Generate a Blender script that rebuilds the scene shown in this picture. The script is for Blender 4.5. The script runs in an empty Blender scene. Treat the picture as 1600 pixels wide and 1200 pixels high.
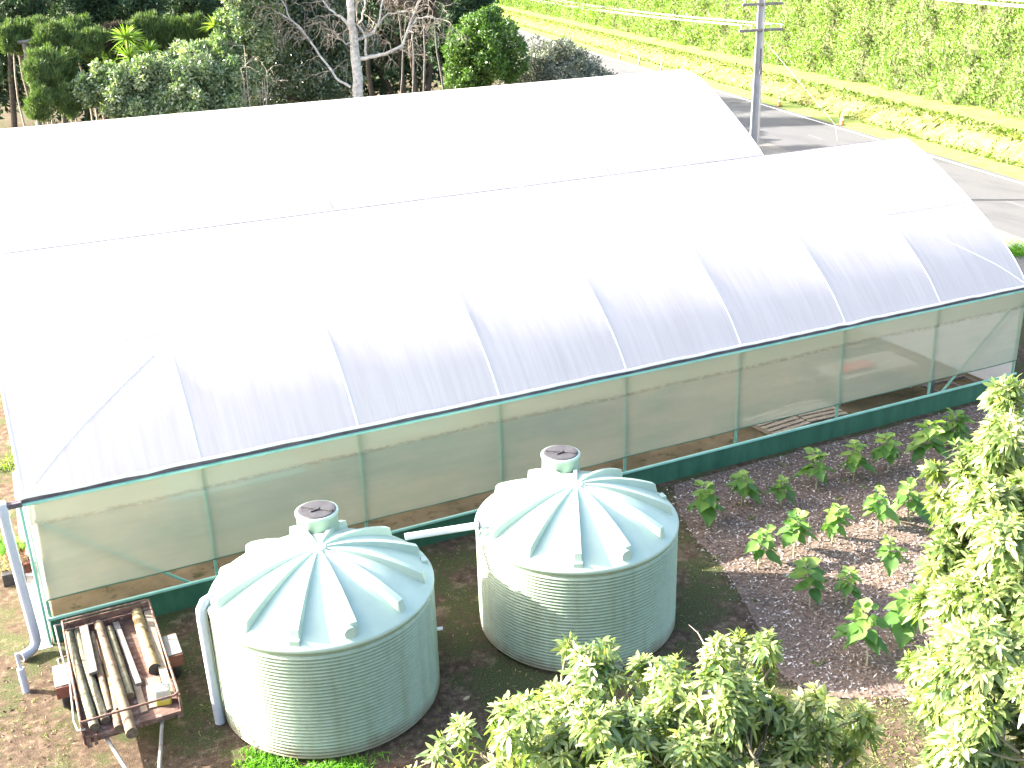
import bpy, math, random
import numpy as np
from mathutils import Vector, Matrix
R = math.radians
scene = bpy.context.scene
COL = scene.collection

# ------------------------------------------------------------------ camera, sky, sun
cam_d = bpy.data.cameras.new('camera'); cam = bpy.data.objects.new('camera', cam_d); COL.objects.link(cam)
right = Vector((0.89962753, -0.43567123, -0.02934100))
up = Vector((0.18677291, 0.32319291, 0.92771883))
fwd = Vector((0.39469760, 0.84008150, -0.37212482))
cam.matrix_world = Matrix(((right.x, up.x, -fwd.x, 0.4979), (right.y, up.y, -fwd.y, -18.947),
                           (right.z, up.z, -fwd.z, 11.5943), (0, 0, 0, 1)))
cam_d.sensor_width = 36; cam_d.lens = 36 * 1714.39 / 1600
cam_d.clip_end = 2000; cam_d.clip_start = 0.1
scene.camera = cam
SUN_EL = R(25.5); SUN_AZ = math.atan2(-0.836, 0.548)
world = bpy.data.worlds.new("World"); scene.world = world; world.use_nodes = True
wn = world.node_tree.nodes; wl = world.node_tree.links
sky = wn.new('ShaderNodeTexSky'); sky.sky_type = 'NISHITA'; sky.sun_disc = False
sky.air_density = 0.9; sky.dust_density = 4.0; sky.ozone_density = 0.35; sky.sun_elevation = SUN_EL; sky.sun_rotation = SUN_AZ
bg = wn['Background']; bg.inputs['Strength'].default_value = 0.125
wl.new(sky.outputs[0], bg.inputs['Color'])
sd = bpy.data.lights.new('sun', 'SUN'); sd.energy = 4.6; sd.angle = R(0.5); sd.color = (1.0, 0.95, 0.86)
sun = bpy.data.objects.new('sun', sd); COL.objects.link(sun)
sdir = Vector((-0.836 * math.cos(SUN_EL), 0.548 * math.cos(SUN_EL), math.sin(SUN_EL)))
sun.rotation_euler = sdir.to_track_quat('Z', 'Y').to_euler()
scene.view_settings.view_transform = 'Standard'; scene.view_settings.look = 'None'
scene.view_settings.exposure = 2.85; scene.view_settings.gamma = 1
scene.cycles.max_bounces = 8; scene.cycles.transparent_max_bounces = 12

# ------------------------------------------------------------------ materials
def newmat(name):
    m = bpy.data.materials.new(name); m.use_nodes = True
    return m, m.node_tree.nodes, m.node_tree.links, m.node_tree.nodes['Principled BSDF']

def ramp(N, L, src, stops):
    r = N.new('ShaderNodeValToRGB'); e = r.color_ramp.elements
    while len(e) < len(stops): e.new(0.5)
    for k, (p, c) in enumerate(stops):
        e[k].position = p; e[k].color = (*c, 1)
    L.new(src, r.inputs['Fac']); return r

def noise(N, L, scale, detail=5, rough=0.6, vec=None, coord='Object', stretch=None):
    t = N.new('ShaderNodeTexCoord'); out = t.outputs[coord]
    if stretch:
        mp = N.new('ShaderNodeMapping'); mp.inputs['Scale'].default_value = stretch
        L.new(out, mp.inputs['Vector']); out = mp.outputs[0]
    n = N.new('ShaderNodeTexNoise'); n.inputs['Scale'].default_value = scale
    n.inputs['Detail'].default_value = detail; n.inputs['Roughness'].default_value = rough
    L.new(out, n.inputs['Vector']); return n

def mix(N, L, fac, a, b, mode='MIX'):
    m = N.new('ShaderNodeMix'); m.data_type = 'RGBA'; m.blend_type = mode
    for s, v in ((m.inputs[0], fac), (m.inputs[6], a), (m.inputs[7], b)):
        if isinstance(v, (int, float)): s.default_value = v
        elif isinstance(v, tuple): s.default_value = (*v, 1)
        else: L.new(v, s)
    return m.outputs[2]

def stained(name, c1, c2, scale=3.0, rough=0.6, metal=0.0, stretch=None, lo=0.35, hi=0.7, bump=0.0, c3=None, s3=20.0, spec=0.5):
    m, N, L, P = newmat(name)
    n = noise(N, L, scale, 6, 0.65, stretch=stretch)
    r = ramp(N, L, n.outputs['Fac'], [(lo, c1), (hi, c2)])
    col = r.outputs['Color']
    if c3:
        n3 = noise(N, L, s3, 4, 0.6); r3 = ramp(N, L, n3.outputs['Fac'], [(0.55, (0, 0, 0)), (0.68, (1, 1, 1))])
        col = mix(N, L, r3.outputs['Color'], col, c3)
    L.new(col, P.inputs['Base Color'])
    P.inputs['Roughness'].default_value = rough; P.inputs['Metallic'].default_value = metal
    P.inputs['Specular IOR Level'].default_value = spec
    if bump:
        b = N.new('ShaderNodeBump'); b.inputs['Strength'].default_value = bump; b.inputs['Distance'].default_value = 0.02
        nb = noise(N, L, scale * 4, 5, 0.7, stretch=stretch); L.new(nb.outputs['Fac'], b.inputs['Height']); L.new(b.outputs[0], P.inputs['Normal'])
    return m

def leafmat(name, dark, mid, light, trans=0.3, rough=0.4, spec=0.5, transcol=None):
    m, N, L, P = newmat(name)
    a = N.new('ShaderNodeAttribute'); a.attribute_name = 'tint'
    r = ramp(N, L, a.outputs['Fac'], [(0.0, dark), (0.5, mid), (1.0, light)])
    L.new(r.outputs['Color'], P.inputs['Base Color']); P.inputs['Roughness'].default_value = rough
    P.inputs['Specular IOR Level'].default_value = spec
    t = N.new('ShaderNodeBsdfTranslucent')
    tc = mix(N, L, 1.0, r.outputs['Color'], transcol or (1.3, 1.5, 0.5), 'MULTIPLY'); L.new(tc, t.inputs['Color'])
    ms = N.new('ShaderNodeMixShader'); ms.inputs['Fac'].default_value = trans
    L.new(P.outputs[0], ms.inputs[1]); L.new(t.outputs[0], ms.inputs[2])
    L.new(ms.outputs[0], N['Material Output'].inputs['Surface'])
    return m

M = {}
# ground: soil, moss, dry grass
def ground_mat():
    m, N, L, P = newmat('yard_ground')
    n1 = noise(N, L, 0.8, 9, 0.72); n2 = noise(N, L, 6.0, 6, 0.7); n3 = noise(N, L, 38.0, 4, 0.7); n4 = noise(N, L, 1.3, 6, 0.7, stretch=(1, 1.2, 1))
    soil = ramp(N, L, n2.outputs['Fac'], [(0.3, (0.04, 0.027, 0.019)), (0.52, (0.095, 0.067, 0.046)), (0.72, (0.21, 0.155, 0.11))])
    grass = ramp(N, L, n3.outputs['Fac'], [(0.3, (0.032, 0.040, 0.016)), (0.55, (0.072, 0.080, 0.034)), (0.75, (0.18, 0.17, 0.09))])
    f = ramp(N, L, n1.outputs['Fac'], [(0.46, (0, 0, 0)), (0.55, (1, 1, 1))])
    c = mix(N, L, f.outputs['Color'], soil.outputs['Color'], grass.outputs['Color'])
    f2 = ramp(N, L, n4.outputs['Fac'], [(0.57, (0, 0, 0)), (0.68, (0.6, 0.6, 0.6))])
    c = mix(N, L, f2.outputs['Color'], c, (0.26, 0.20, 0.135))
    c = mix(N, L, 0.35, c, n3.outputs['Fac'], 'OVERLAY')
    L.new(c, P.inputs['Base Color']); P.inputs['Roughness'].default_value = 0.95; P.inputs['Specular IOR Level'].default_value = 0.1
    b = N.new('ShaderNodeBump'); b.inputs['Strength'].default_value = 0.7; b.inputs['Distance'].default_value = 0.03
    L.new(n3.outputs['Fac'], b.inputs['Height']); L.new(b.outputs[0], P.inputs['Normal'])
    return m
M['ground'] = ground_mat()
M['mulch'] = stained('mulch_soil', (0.105, 0.073, 0.056), (0.25, 0.19, 0.15), 14, 0.95, lo=0.3, hi=0.7, bump=0.8, spec=0.1)
M['floor'] = stained('house_floor', (0.085, 0.075, 0.042), (0.22, 0.18, 0.115), 0.45, 0.95, c3=(0.06, 0.062, 0.03), s3=3.0, spec=0.1)
M['grass'] = stained('verge_grass', (0.15, 0.205, 0.05), (0.25, 0.295, 0.095), 1.2, 0.9, c3=(0.28, 0.28, 0.13), s3=2.5, bump=0.6, spec=0.1)
M['bank'] = stained('rough_bank', (0.120, 0.143, 0.034), (0.247, 0.225, 0.098), 1.1, 0.95, c3=(0.180, 0.128, 0.068), s3=2.2, bump=1.0, spec=0.1)
M['gravel'] = stained('road_edge_gravel', (0.110, 0.105, 0.095), (0.190, 0.180, 0.165), 6, 0.95, bump=0.5)
def road_mat():
    m, N, L, P = newmat('asphalt')
    n = noise(N, L, 22, 5, 0.7); n2 = noise(N, L, 0.5, 5, 0.6, stretch=(1.0, 0.25, 1)); n3 = noise(N, L, 90, 2, 0.6)
    a = ramp(N, L, n.outputs['Fac'], [(0.3, (0.072, 0.07, 0.073)), (0.7, (0.115, 0.112, 0.113))])
    f = ramp(N, L, n2.outputs['Fac'], [(0.5, (0, 0, 0)), (0.66, (0.7, 0.7, 0.7))])
    c = mix(N, L, f.outputs['Color'], a.outputs['Color'], (0.055, 0.055, 0.058))
    L.new(c, P.inputs['Base Color']); P.inputs['Roughness'].default_value = 0.85
    b = N.new('ShaderNodeBump'); b.inputs['Strength'].default_value = 0.4; b.inputs['Distance'].default_value = 0.01
    L.new(n3.outputs['Fac'], b.inputs['Height']); L.new(b.outputs[0], P.inputs['Normal'])
    return m
M['road'] = road_mat()
M['worn_paint'] = stained('worn_road_paint', (0.12, 0.12, 0.12), (0.26, 0.26, 0.255), 5, 0.8)
M['paint'] = stained('road_paint', (0.62, 0.62, 0.60), (0.8, 0.8, 0.78), 5, 0.7)
# greenhouse film: translucent white, run-off streaks down the slope
def film_mat():
    m, N, L, P = newmat('white_film')
    n = noise(N, L, 1.0, 6, 0.7, stretch=(9.0, 0.35, 0.35)); n2 = noise(N, L, 1.0, 6, 0.7, stretch=(0.9, 0.22, 0.22)); n3 = noise(N, L, 26, 2, 0.5)
    r = ramp(N, L, n.outputs['Fac'], [(0.30, (0.60, 0.57, 0.56)), (0.64, (0.75, 0.715, 0.70))])
    r2 = ramp(N, L, n2.outputs['Fac'], [(0.35, (0.93, 0.93, 0.945)), (0.65, (1, 1, 1))])
    c = mix(N, L, 1.0, r.outputs['Color'], r2.outputs['Color'], 'MULTIPLY')
    sp = ramp(N, L, n3.outputs['Fac'], [(0.775, (0, 0, 0)), (0.80, (1, 1, 1))])
    c = mix(N, L, sp.outputs['Color'], c, (0.30, 0.26, 0.22))
    L.new(c, P.inputs['Base Color']); P.inputs['Roughness'].default_value = 0.45
    t = N.new('ShaderNodeBsdfTranslucent'); t.inputs['Color'].default_value = (0.59, 0.55, 0.545, 1)
    ms = N.new('ShaderNodeMixShader'); ms.inputs['Fac'].default_value = 0.42
    L.new(P.outputs[0], ms.inputs[1]); L.new(t.outputs[0], ms.inputs[2]); L.new(ms.outputs[0], N['Material Output'].inputs['Surface'])
    return m
M['film'] = film_mat()
M['film_edge'] = stained('film_edge_roll', (0.80, 0.79, 0.81), (0.88, 0.88, 0.89), 6, 0.5)
# windbreak netting: woven, see-through, dirt line under the eave
def net_mat():
    m, N, L, P = newmat('windbreak_net')
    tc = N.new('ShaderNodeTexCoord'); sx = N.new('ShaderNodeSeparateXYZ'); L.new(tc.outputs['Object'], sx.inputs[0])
    n = noise(N, L, 1.0, 6, 0.65, stretch=(0.5, 1, 5.0)); n2 = noise(N, L, 1.0, 5, 0.6, stretch=(0.30, 1, 0.5)); n3 = noise(N, L, 1.0, 5, 0.75, stretch=(6.0, 1, 16.0))
    r = ramp(N, L, n.outputs['Fac'], [(0.3, (0.12, 0.19, 0.155)), (0.68, (0.38, 0.42, 0.34))])
    gx = N.new('ShaderNodeMapRange'); gx.inputs['From Min'].default_value = 9; gx.inputs['From Max'].default_value = 18; gx.inputs['To Min'].default_value = -.07; gx.inputs['To Max'].default_value = .10; L.new(sx.outputs['X'], gx.inputs['Value'])  # warm interior light put into the net colour, growing towards the right end
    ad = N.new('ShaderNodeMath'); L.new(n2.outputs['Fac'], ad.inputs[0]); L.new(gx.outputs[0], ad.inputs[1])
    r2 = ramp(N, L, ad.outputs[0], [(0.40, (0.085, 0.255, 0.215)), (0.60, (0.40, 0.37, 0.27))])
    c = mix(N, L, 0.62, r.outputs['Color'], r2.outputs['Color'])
    # doubled band at the top, with a ragged dirt line along its lower edge
    wob = N.new('ShaderNodeMath'); wob.operation = 'MULTIPLY_ADD'; wob.inputs[1].default_value = 0.22; L.new(n2.outputs['Fac'], wob.inputs[0]); L.new(sx.outputs['Z'], wob.inputs[2])
    band = N.new('ShaderNodeMapRange'); band.inputs['From Min'].default_value = 2.50; band.inputs['From Max'].default_value = 2.56; L.new(wob.outputs[0], band.inputs['Value'])
    c = mix(N, L, band.outputs[0], c, (0.25, 0.28, 0.18))
    dl = N.new('ShaderNodeMath'); dl.operation = 'SUBTRACT'; dl.inputs[1].default_value = 2.53; L.new(wob.outputs[0], dl.inputs[0])
    ab = N.new('ShaderNodeMath'); ab.operation = 'ABSOLUTE'; L.new(dl.outputs[0], ab.inputs[0])
    near = N.new('ShaderNodeMapRange'); near.inputs['From Min'].default_value = 0.06; near.inputs['From Max'].default_value = 0.02; L.new(ab.outputs[0], near.inputs['Value'])
    nr = ramp(N, L, n3.outputs['Fac'], [(0.44, (0, 0, 0)), (0.52, (1, 1, 1))])
    mm = N.new('ShaderNodeMath'); mm.operation = 'MULTIPLY'; L.new(near.outputs[0], mm.inputs[0]); L.new(nr.outputs['Color'], mm.inputs[1])
    c = mix(N, L, mm.outputs[0], c, (0.05, 0.055, 0.03))
    L.new(c, P.inputs['Base Color']); P.inputs['Roughness'].default_value = 0.5
    tr = N.new('ShaderNodeBsdfTransparent'); tr.inputs['Color'].default_value = (0.93, 1.0, 0.96, 1)
    tl = N.new('ShaderNodeBsdfTranslucent'); tl.inputs['Color'].default_value = (0.58, 0.68, 0.57, 1)
    m1 = N.new('ShaderNodeMixShader'); m1.inputs['Fac'].default_value = 0.45; L.new(P.outputs[0], m1.inputs[1]); L.new(tl.outputs[0], m1.inputs[2])
    op = N.new('ShaderNodeMapRange'); op.inputs['To Min'].default_value = 0.40; op.inputs['To Max'].default_value = 0.16; L.new(band.outputs[0], op.inputs['Value'])
    m2 = N.new('ShaderNodeMixShader'); L.new(op.outputs[0], m2.inputs['Fac']); L.new(m1.outputs[0], m2.inputs[1]); L.new(tr.outputs[0], m2.inputs[2])
    L.new(m2.outputs[0], N['Material Output'].inputs['Surface'])
    return m
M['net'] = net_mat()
M['skirt'] = stained('skirt_cloth', (0.020, 0.095, 0.055), (0.05, 0.16, 0.098), 1.0, 0.6, stretch=(2.0, 1, 0.5), bump=0.3)
M['green_pipe'] = stained('green_painted_pipe', (0.13, 0.31, 0.23), (0.20, 0.40, 0.31), 4, 0.4)
M['rail'] = stained('pale_green_rail', (0.20, 0.46, 0.35), (0.32, 0.58, 0.47), 2, 0.4)
M['batten_pale'] = stained('grey_film_seam', (0.45, 0.44, 0.48), (0.58, 0.57, 0.62), 6, 0.6)  # mid-grey tone for the purlin lines along the film
M['ridge_strip'] = stained('ridge_strip', (0.12, 0.115, 0.13), (0.24, 0.23, 0.26), 3, 0.7)
M['batten'] = stained('dark_batten', (0.05, 0.04, 0.05), (0.13, 0.10, 0.11), 3, 0.7)
M['pvc'] = stained('pale_grey_pvc', (0.360, 0.382, 0.432), (0.461, 0.475, 0.518), 2, 0.4)
M['white_pvc'] = stained('white_pvc', (0.74, 0.74, 0.76), (0.82, 0.82, 0.83), 3, 0.35)
M['concrete'] = stained('worn_concrete', (0.36, 0.35, 0.33), (0.52, 0.50, 0.48), 3, 0.9, c3=(0.22, 0.2, 0.17), s3=7, bump=0.3)
def tank_mat():
    m, N, L, P = newmat('pale_green_plastic')
    g = N.new('ShaderNodeNewGeometry'); sx = N.new('ShaderNodeSeparateXYZ'); L.new(g.outputs['Position'], sx.inputs[0])
    def nz(sc, st, det=6):
        mp = N.new('ShaderNodeMapping'); mp.inputs['Scale'].default_value = st; L.new(g.outputs['Position'], mp.inputs['Vector'])
        n = N.new('ShaderNodeTexNoise'); n.inputs['Scale'].default_value = sc; n.inputs['Detail'].default_value = det; n.inputs['Roughness'].default_value = .65; L.new(mp.outputs[0], n.inputs['Vector']); return n.outputs['Fac']
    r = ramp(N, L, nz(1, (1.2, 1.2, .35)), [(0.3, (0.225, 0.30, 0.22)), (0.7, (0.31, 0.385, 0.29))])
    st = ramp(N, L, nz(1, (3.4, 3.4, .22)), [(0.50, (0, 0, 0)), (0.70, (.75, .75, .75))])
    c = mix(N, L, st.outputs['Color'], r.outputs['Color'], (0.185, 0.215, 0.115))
    hz = N.new('ShaderNodeMath'); hz.operation = 'MULTIPLY_ADD'; hz.inputs[1].default_value = -.45; L.new(nz(1, (3, 3, 1.5)), hz.inputs[0]); L.new(sx.outputs['Z'], hz.inputs[2])
    mr = N.new('ShaderNodeMapRange'); mr.inputs['From Min'].default_value = .10; mr.inputs['From Max'].default_value = -.16; L.new(hz.outputs[0], mr.inputs['Value'])
    c = mix(N, L, mr.outputs[0], c, (0.15, 0.135, 0.085))
    f = ramp(N, L, nz(9, (1, 1, 1)), [(0.3, (0.86, 0.86, 0.80)), (0.6, (1, 1, 1))]); c = mix(N, L, 1.0, c, f.outputs['Color'], 'MULTIPLY')
    L.new(c, P.inputs['Base Color']); P.inputs['Roughness'].default_value = 0.45
    return m
M['tank'] = tank_mat()
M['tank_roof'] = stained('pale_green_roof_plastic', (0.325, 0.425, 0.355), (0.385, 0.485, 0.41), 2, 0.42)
M['lid'] = stained('dark_grey_lid', (0.039, 0.036, 0.039), (0.066, 0.063, 0.066), 6, 0.55)
M['black'] = stained('black_rubber', (0.015, 0.015, 0.016), (0.04, 0.04, 0.04), 8, 0.7)
M['rust'] = stained('rusty_steel', (0.085, 0.043, 0.030), (0.187, 0.102, 0.076), 9, 0.8, c3=(0.255, 0.187, 0.153), s3=14)
M['rust_red'] = stained('rusty_red_paint', (0.126, 0.045, 0.032), (0.216, 0.081, 0.054), 7, 0.7)
M['galv'] = stained('weathered_white_steel', (0.168, 0.163, 0.147), (0.283, 0.273, 0.252), 6, 0.6, c3=(0.158, 0.105, 0.079), s3=10)
M['deck'] = stained('rotten_plywood', (0.072, 0.036, 0.026), (0.176, 0.104, 0.080), 5, 0.9, stretch=(1, 3, 1), c3=(0.272, 0.192, 0.160), s3=8, bump=0.4)
M['log_green'] = stained('mossy_post', (0.092, 0.086, 0.052), (0.202, 0.190, 0.122), 7, 0.85, c3=(0.061, 0.040, 0.025), s3=11, bump=0.5)
M['log_brown'] = stained('brown_post', (0.115, 0.077, 0.048), (0.216, 0.162, 0.101), 6, 0.85, c3=(0.048, 0.031, 0.020), s3=9, bump=0.5)
M['log_yellow'] = stained('peeling_log', (0.225, 0.150, 0.068), (0.360, 0.270, 0.128), 6, 0.85, c3=(0.068, 0.041, 0.022), s3=7, bump=0.6)
M['log_end'] = stained('cut_wood', (0.06, 0.045, 0.03), (0.16, 0.12, 0.08), 12, 0.9)
M['plank_grey'] = stained('grey_plank', (0.092, 0.084, 0.076), (0.176, 0.164, 0.151), 3, 0.9, stretch=(14, 1, 6), bump=0.4)
M['plank_white'] = stained('whitewashed_plank', (0.146, 0.136, 0.121), (0.212, 0.197, 0.181), 5, 0.85, c3=(0.151, 0.101, 0.060), s3=9)
M['plank_pale'] = stained('pale_pine_plank', (0.187, 0.146, 0.099), (0.270, 0.224, 0.166), 4, 0.85, c3=(0.177, 0.130, 0.083), s3=9)
M['plank_brown'] = stained('brown_plank', (0.176, 0.128, 0.088), (0.288, 0.224, 0.160), 4, 0.9)
M['can_white'] = stained('cloudy_plastic', (0.434, 0.420, 0.350), (0.546, 0.532, 0.476), 4, 0.4)
M['can_yellow'] = stained('yellow_liquid', (0.416, 0.336, 0.032), (0.496, 0.416, 0.064), 4, 0.35)
M['pot'] = stained('red_pot', (0.28, 0.05, 0.035), (0.36, 0.08, 0.06), 6, 0.5)
M['timber'] = stained('grey_timber', (0.25, 0.22, 0.17), (0.42, 0.37, 0.28), 3, 0.9, stretch=(3, 3, 3))
M['teal'] = stained('teal_sheet', (0.05, 0.12, 0.11), (0.08, 0.16, 0.15), 2, 0.6)
M['redbox'] = stained('red_plastic', (0.40, 0.05, 0.04), (0.5, 0.08, 0.06), 4, 0.5)
M['orange'] = stained('orange_plastic', (0.75, 0.20, 0.06), (0.85, 0.30, 0.10), 4, 0.5)
M['cone_white'] = stained('white_cone_band', (0.75, 0.74, 0.70), (0.85, 0.84, 0.8), 4, 0.4)
M['hose'] = stained('orange_hose', (0.55, 0.24, 0.05), (0.65, 0.32, 0.08), 4, 0.5)
M['poleconc'] = stained('pole_concrete', (0.285, 0.285, 0.292), (0.390, 0.390, 0.398), 2, 0.85, stretch=(1, 1, 0.5))
M['armwood'] = stained('weathered_arm', (0.14, 0.12, 0.11), (0.26, 0.23, 0.21), 5, 0.9)
M['wire'] = stained('aluminium_wire', (0.62, 0.62, 0.62), (0.7, 0.7, 0.7), 3, 0.4)
M['bark_grey'] = stained('lichen_bark', (0.24, 0.235, 0.22), (0.50, 0.49, 0.46), 5, 0.9, c3=(0.16, 0.15, 0.13), s3=7)
M['bark_brown'] = stained('dark_bark', (0.055, 0.04, 0.03), (0.13, 0.10, 0.075), 5, 0.95)
M['bark_slim'] = stained('slim_grey_bark', (0.07, 0.06, 0.05), (0.17, 0.155, 0.14), 5, 0.9)
M['bark_pale'] = stained('pale_twig_bark', (0.24, 0.20, 0.16), (0.38, 0.33, 0.27), 6, 0.9)
M['stem'] = stained('pale_green_stem', (0.24, 0.24, 0.14), (0.38, 0.36, 0.24), 8, 0.7)
M['bark_twig'] = stained('olive_twig_bark', (0.11, 0.10, 0.06), (0.20, 0.17, 0.11), 6, 0.9)
M['pink_twig'] = stained('bare_pinkish_twig', (0.40, 0.28, 0.26), (0.52, 0.38, 0.36), 8, 0.8)
M['avocado'] = leafmat('avocado_leaf', (0.07, 0.13, 0.045), (0.20, 0.265, 0.095), (0.48, 0.49, 0.22), 0.38, 0.30, 0.7)
M['seedling'] = leafmat('seedling_leaf', (0.055, 0.145, 0.035), (0.13, 0.25, 0.06), (0.34, 0.43, 0.12), 0.40, 0.45, 0.4)
M['shrub_pale'] = leafmat('pale_glossy_leaf', (0.055, 0.11, 0.045), (0.15, 0.215, 0.10), (0.42, 0.45, 0.28), 0.28, 0.36, 1.0)
M['evergreen'] = leafmat('dark_glossy_leaf', (0.016, 0.040, 0.018), (0.038, 0.075, 0.030), (0.11, 0.15, 0.07), 0.12, 0.32, 1.0)
M['bushgreen'] = leafmat('bush_leaf', (0.040, 0.092, 0.021), (0.086, 0.167, 0.034), (0.172, 0.265, 0.057), 0.28, 0.38, 0.5)
M['greybush'] = leafmat('grey_green_leaf', (0.06, 0.075, 0.055), (0.17, 0.185, 0.14), (0.42, 0.43, 0.35), 0.15, 0.40, 0.6)
M['brush'] = leafmat('brushy_leaf', (0.039, 0.072, 0.023), (0.091, 0.143, 0.046), (0.195, 0.260, 0.091), 0.22, 0.6, 0.3)
M['forest'] = leafmat('forest_leaf', (0.014, 0.032, 0.016), (0.034, 0.070, 0.032), (0.088, 0.149, 0.061), 0.15, 0.6, 0.3)
M['bronze'] = leafmat('bronze_leaf', (0.03, 0.022, 0.02), (0.06, 0.045, 0.042), (0.10, 0.08, 0.07), 0.15, 0.6, 0.3)
M['hedge'] = leafmat('hedge_leaf', (0.15, 0.135, 0.06), (0.13, 0.235, 0.045), (0.25, 0.33, 0.10), 0.30, 0.5, 0.4)
M['hedge_core'] = stained('hedge_inner_twigs', (0.05, 0.07, 0.02), (0.13, 0.13, 0.06), 1.5, 0.95)
M['yucca'] = leafmat('sword_leaf', (0.08, 0.15, 0.025), (0.15, 0.25, 0.04), (0.28, 0.36, 0.07), 0.3, 0.35, 0.5)
M['grassblade'] = leafmat('grass_blade', (0.06, 0.10, 0.02), (0.12, 0.18, 0.04), (0.34, 0.32, 0.14), 0.35, 0.6, 0.3)
M['lushgrass'] = leafmat('lush_grass_blade', (0.07, 0.19, 0.02), (0.12, 0.30, 0.03), (0.20, 0.38, 0.05), 0.4, 0.5, 0.4)
M['chips'] = leafmat('bark_chip', (0.095, 0.066, 0.054), (0.245, 0.19, 0.16), (0.62, 0.57, 0.52), 0.0, 0.8, 0.2)
M['litter'] = leafmat('dead_leaf', (0.05, 0.032, 0.02), (0.16, 0.105, 0.06), (0.36, 0.27, 0.15), 0.0, 0.8, 0.2)
M['dry'] = leafmat('dry_pink_plant', (0.22, 0.15, 0.11), (0.34, 0.26, 0.18), (0.45, 0.38, 0.22), 0.2, 0.7, 0.2)

# ------------------------------------------------------------------ builders
class MB:
    def __init__(s): s.v = []; s.f = []; s.mi = []; s.sm = []
    def add(s, verts, faces, mi=0, smooth=False):
        o = len(s.v); s.v += [tuple(p) for p in verts]
        for f in faces: s.f.append(tuple(i + o for i in f)); s.mi.append(mi); s.sm.append(smooth)
        return s
    def box(s, c, d, rz=0, rx=0, ry=0, mi=0, bev=0):
        x, y, z = (k / 2 for k in d); m = Matrix.Rotation(rz, 3, 'Z') @ Matrix.Rotation(ry, 3, 'Y') @ Matrix.Rotation(rx, 3, 'X')
        b = min(bev, x * .9, y * .9, z * .9)
        if b <= 0:
            vs = [Vector((i * x, j * y, k * z)) for i in (-1, 1) for j in (-1, 1) for k in (-1, 1)]
            fs = [(0, 1, 3, 2), (4, 6, 7, 5), (0, 4, 5, 1), (2, 3, 7, 6), (0, 2, 6, 4), (1, 5, 7, 3)]
        else:
            import bmesh
            bm = bmesh.new(); bmesh.ops.create_cube(bm, size=1); bmesh.ops.scale(bm, vec=(2 * x, 2 * y, 2 * z), verts=bm.verts)
            bmesh.ops.bevel(bm, geom=bm.edges[:], offset=b, segments=2, affect='EDGES', profile=0.5)
            bm.verts.index_update(); vs = [v.co.copy() for v in bm.verts]; fs = [tuple(v.index for v in f.verts) for f in bm.faces]; bm.free()
        return s.add([m @ p + Vector(c) for p in vs], fs, mi)
    def tube(s, pts, r, n=8, cap=True, mi=0, smooth=True, capmi=None):
        pts = [Vector(p) for p in pts]; k = len(pts)
        rs = r if isinstance(r, (list, tuple)) else [r] * k
        t0 = (pts[1] - pts[0]).normalized(); a = Vector((0, 0, 1)) if abs(t0.z) < .9 else Vector((1, 0, 0))
        u = t0.cross(a).normalized(); vs = []; fs = []
        for i, p in enumerate(pts):
            t = (pts[min(i + 1, k - 1)] - pts[max(i - 1, 0)]).normalized()
            u = (u - t * u.dot(t)).normalized(); w = t.cross(u)
            for j in range(n):
                q = 2 * math.pi * j / n; vs.append(p + (u * math.cos(q) + w * math.sin(q)) * rs[i])
        for i in range(k - 1):
            for j in range(n): fs.append((i * n + j, i * n + (j + 1) % n, (i + 1) * n + (j + 1) % n, (i + 1) * n + j))
        s.add(vs, fs, mi, smooth)
        if cap:
            s.add(vs[:n], [tuple(range(n - 1, -1, -1))], mi if capmi is None else capmi); s.add(vs[-n:], [tuple(range(n))], mi if capmi is None else capmi)
        return s
    def lathe(s, prof, n=48, c=(0, 0, 0), mi=0, smooth=True, closed=False):
        vs = []; fs = []
        for r, z in prof:
            for j in range(n):
                a = 2 * math.pi * j / n; vs.append((c[0] + r * math.cos(a), c[1] + r * math.sin(a), c[2] + z))
        for i in range(len(prof) - 1):
            for j in range(n): fs.append((i * n + j, i * n + (j + 1) % n, (i + 1) * n + (j + 1) % n, (i + 1) * n + j))
        s.add(vs, fs, mi, smooth); return s
    def build(s, name, mat, parent=None, loc=None):
        me = bpy.data.meshes.new(name); me.from_pydata(s.v, [], s.f)
        for m in (mat if isinstance(mat, (list, tuple)) else [mat]): me.materials.append(M[m])
        me.polygons.foreach_set('material_index', s.mi); me.polygons.foreach_set('use_smooth', s.sm); me.update()
        o = bpy.data.objects.new(name, me); COL.objects.link(o)
        if parent: o.parent = parent
        if loc: o.location = loc
        return o

def tag(o, label=None, cat=None, group=None, kind=None):
    for k, v in (('label', label), ('category', cat), ('group', group), ('kind', kind)):
        if v: o[k] = v
    return o
def empty(name, loc, label, cat, group=None, rz=0):
    o = bpy.data.objects.new(name, None); COL.objects.link(o); o.location = loc; o.rotation_euler = (0, 0, rz); o.empty_display_size = 0.3
    return tag(o, label, cat, group)
def copy_tree(o, parent=None):
    c = o.copy(); COL.objects.link(c)
    if parent: c.parent = parent
    for ch in list(o.children): copy_tree(ch, c)
    return c
def sheet(name, pts, z, mat, kind='structure'):
    o = MB().add([(x, y, z) for x, y in pts], [tuple(range(len(pts)))]).build(name, mat); return tag(o, kind=kind)

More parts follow.
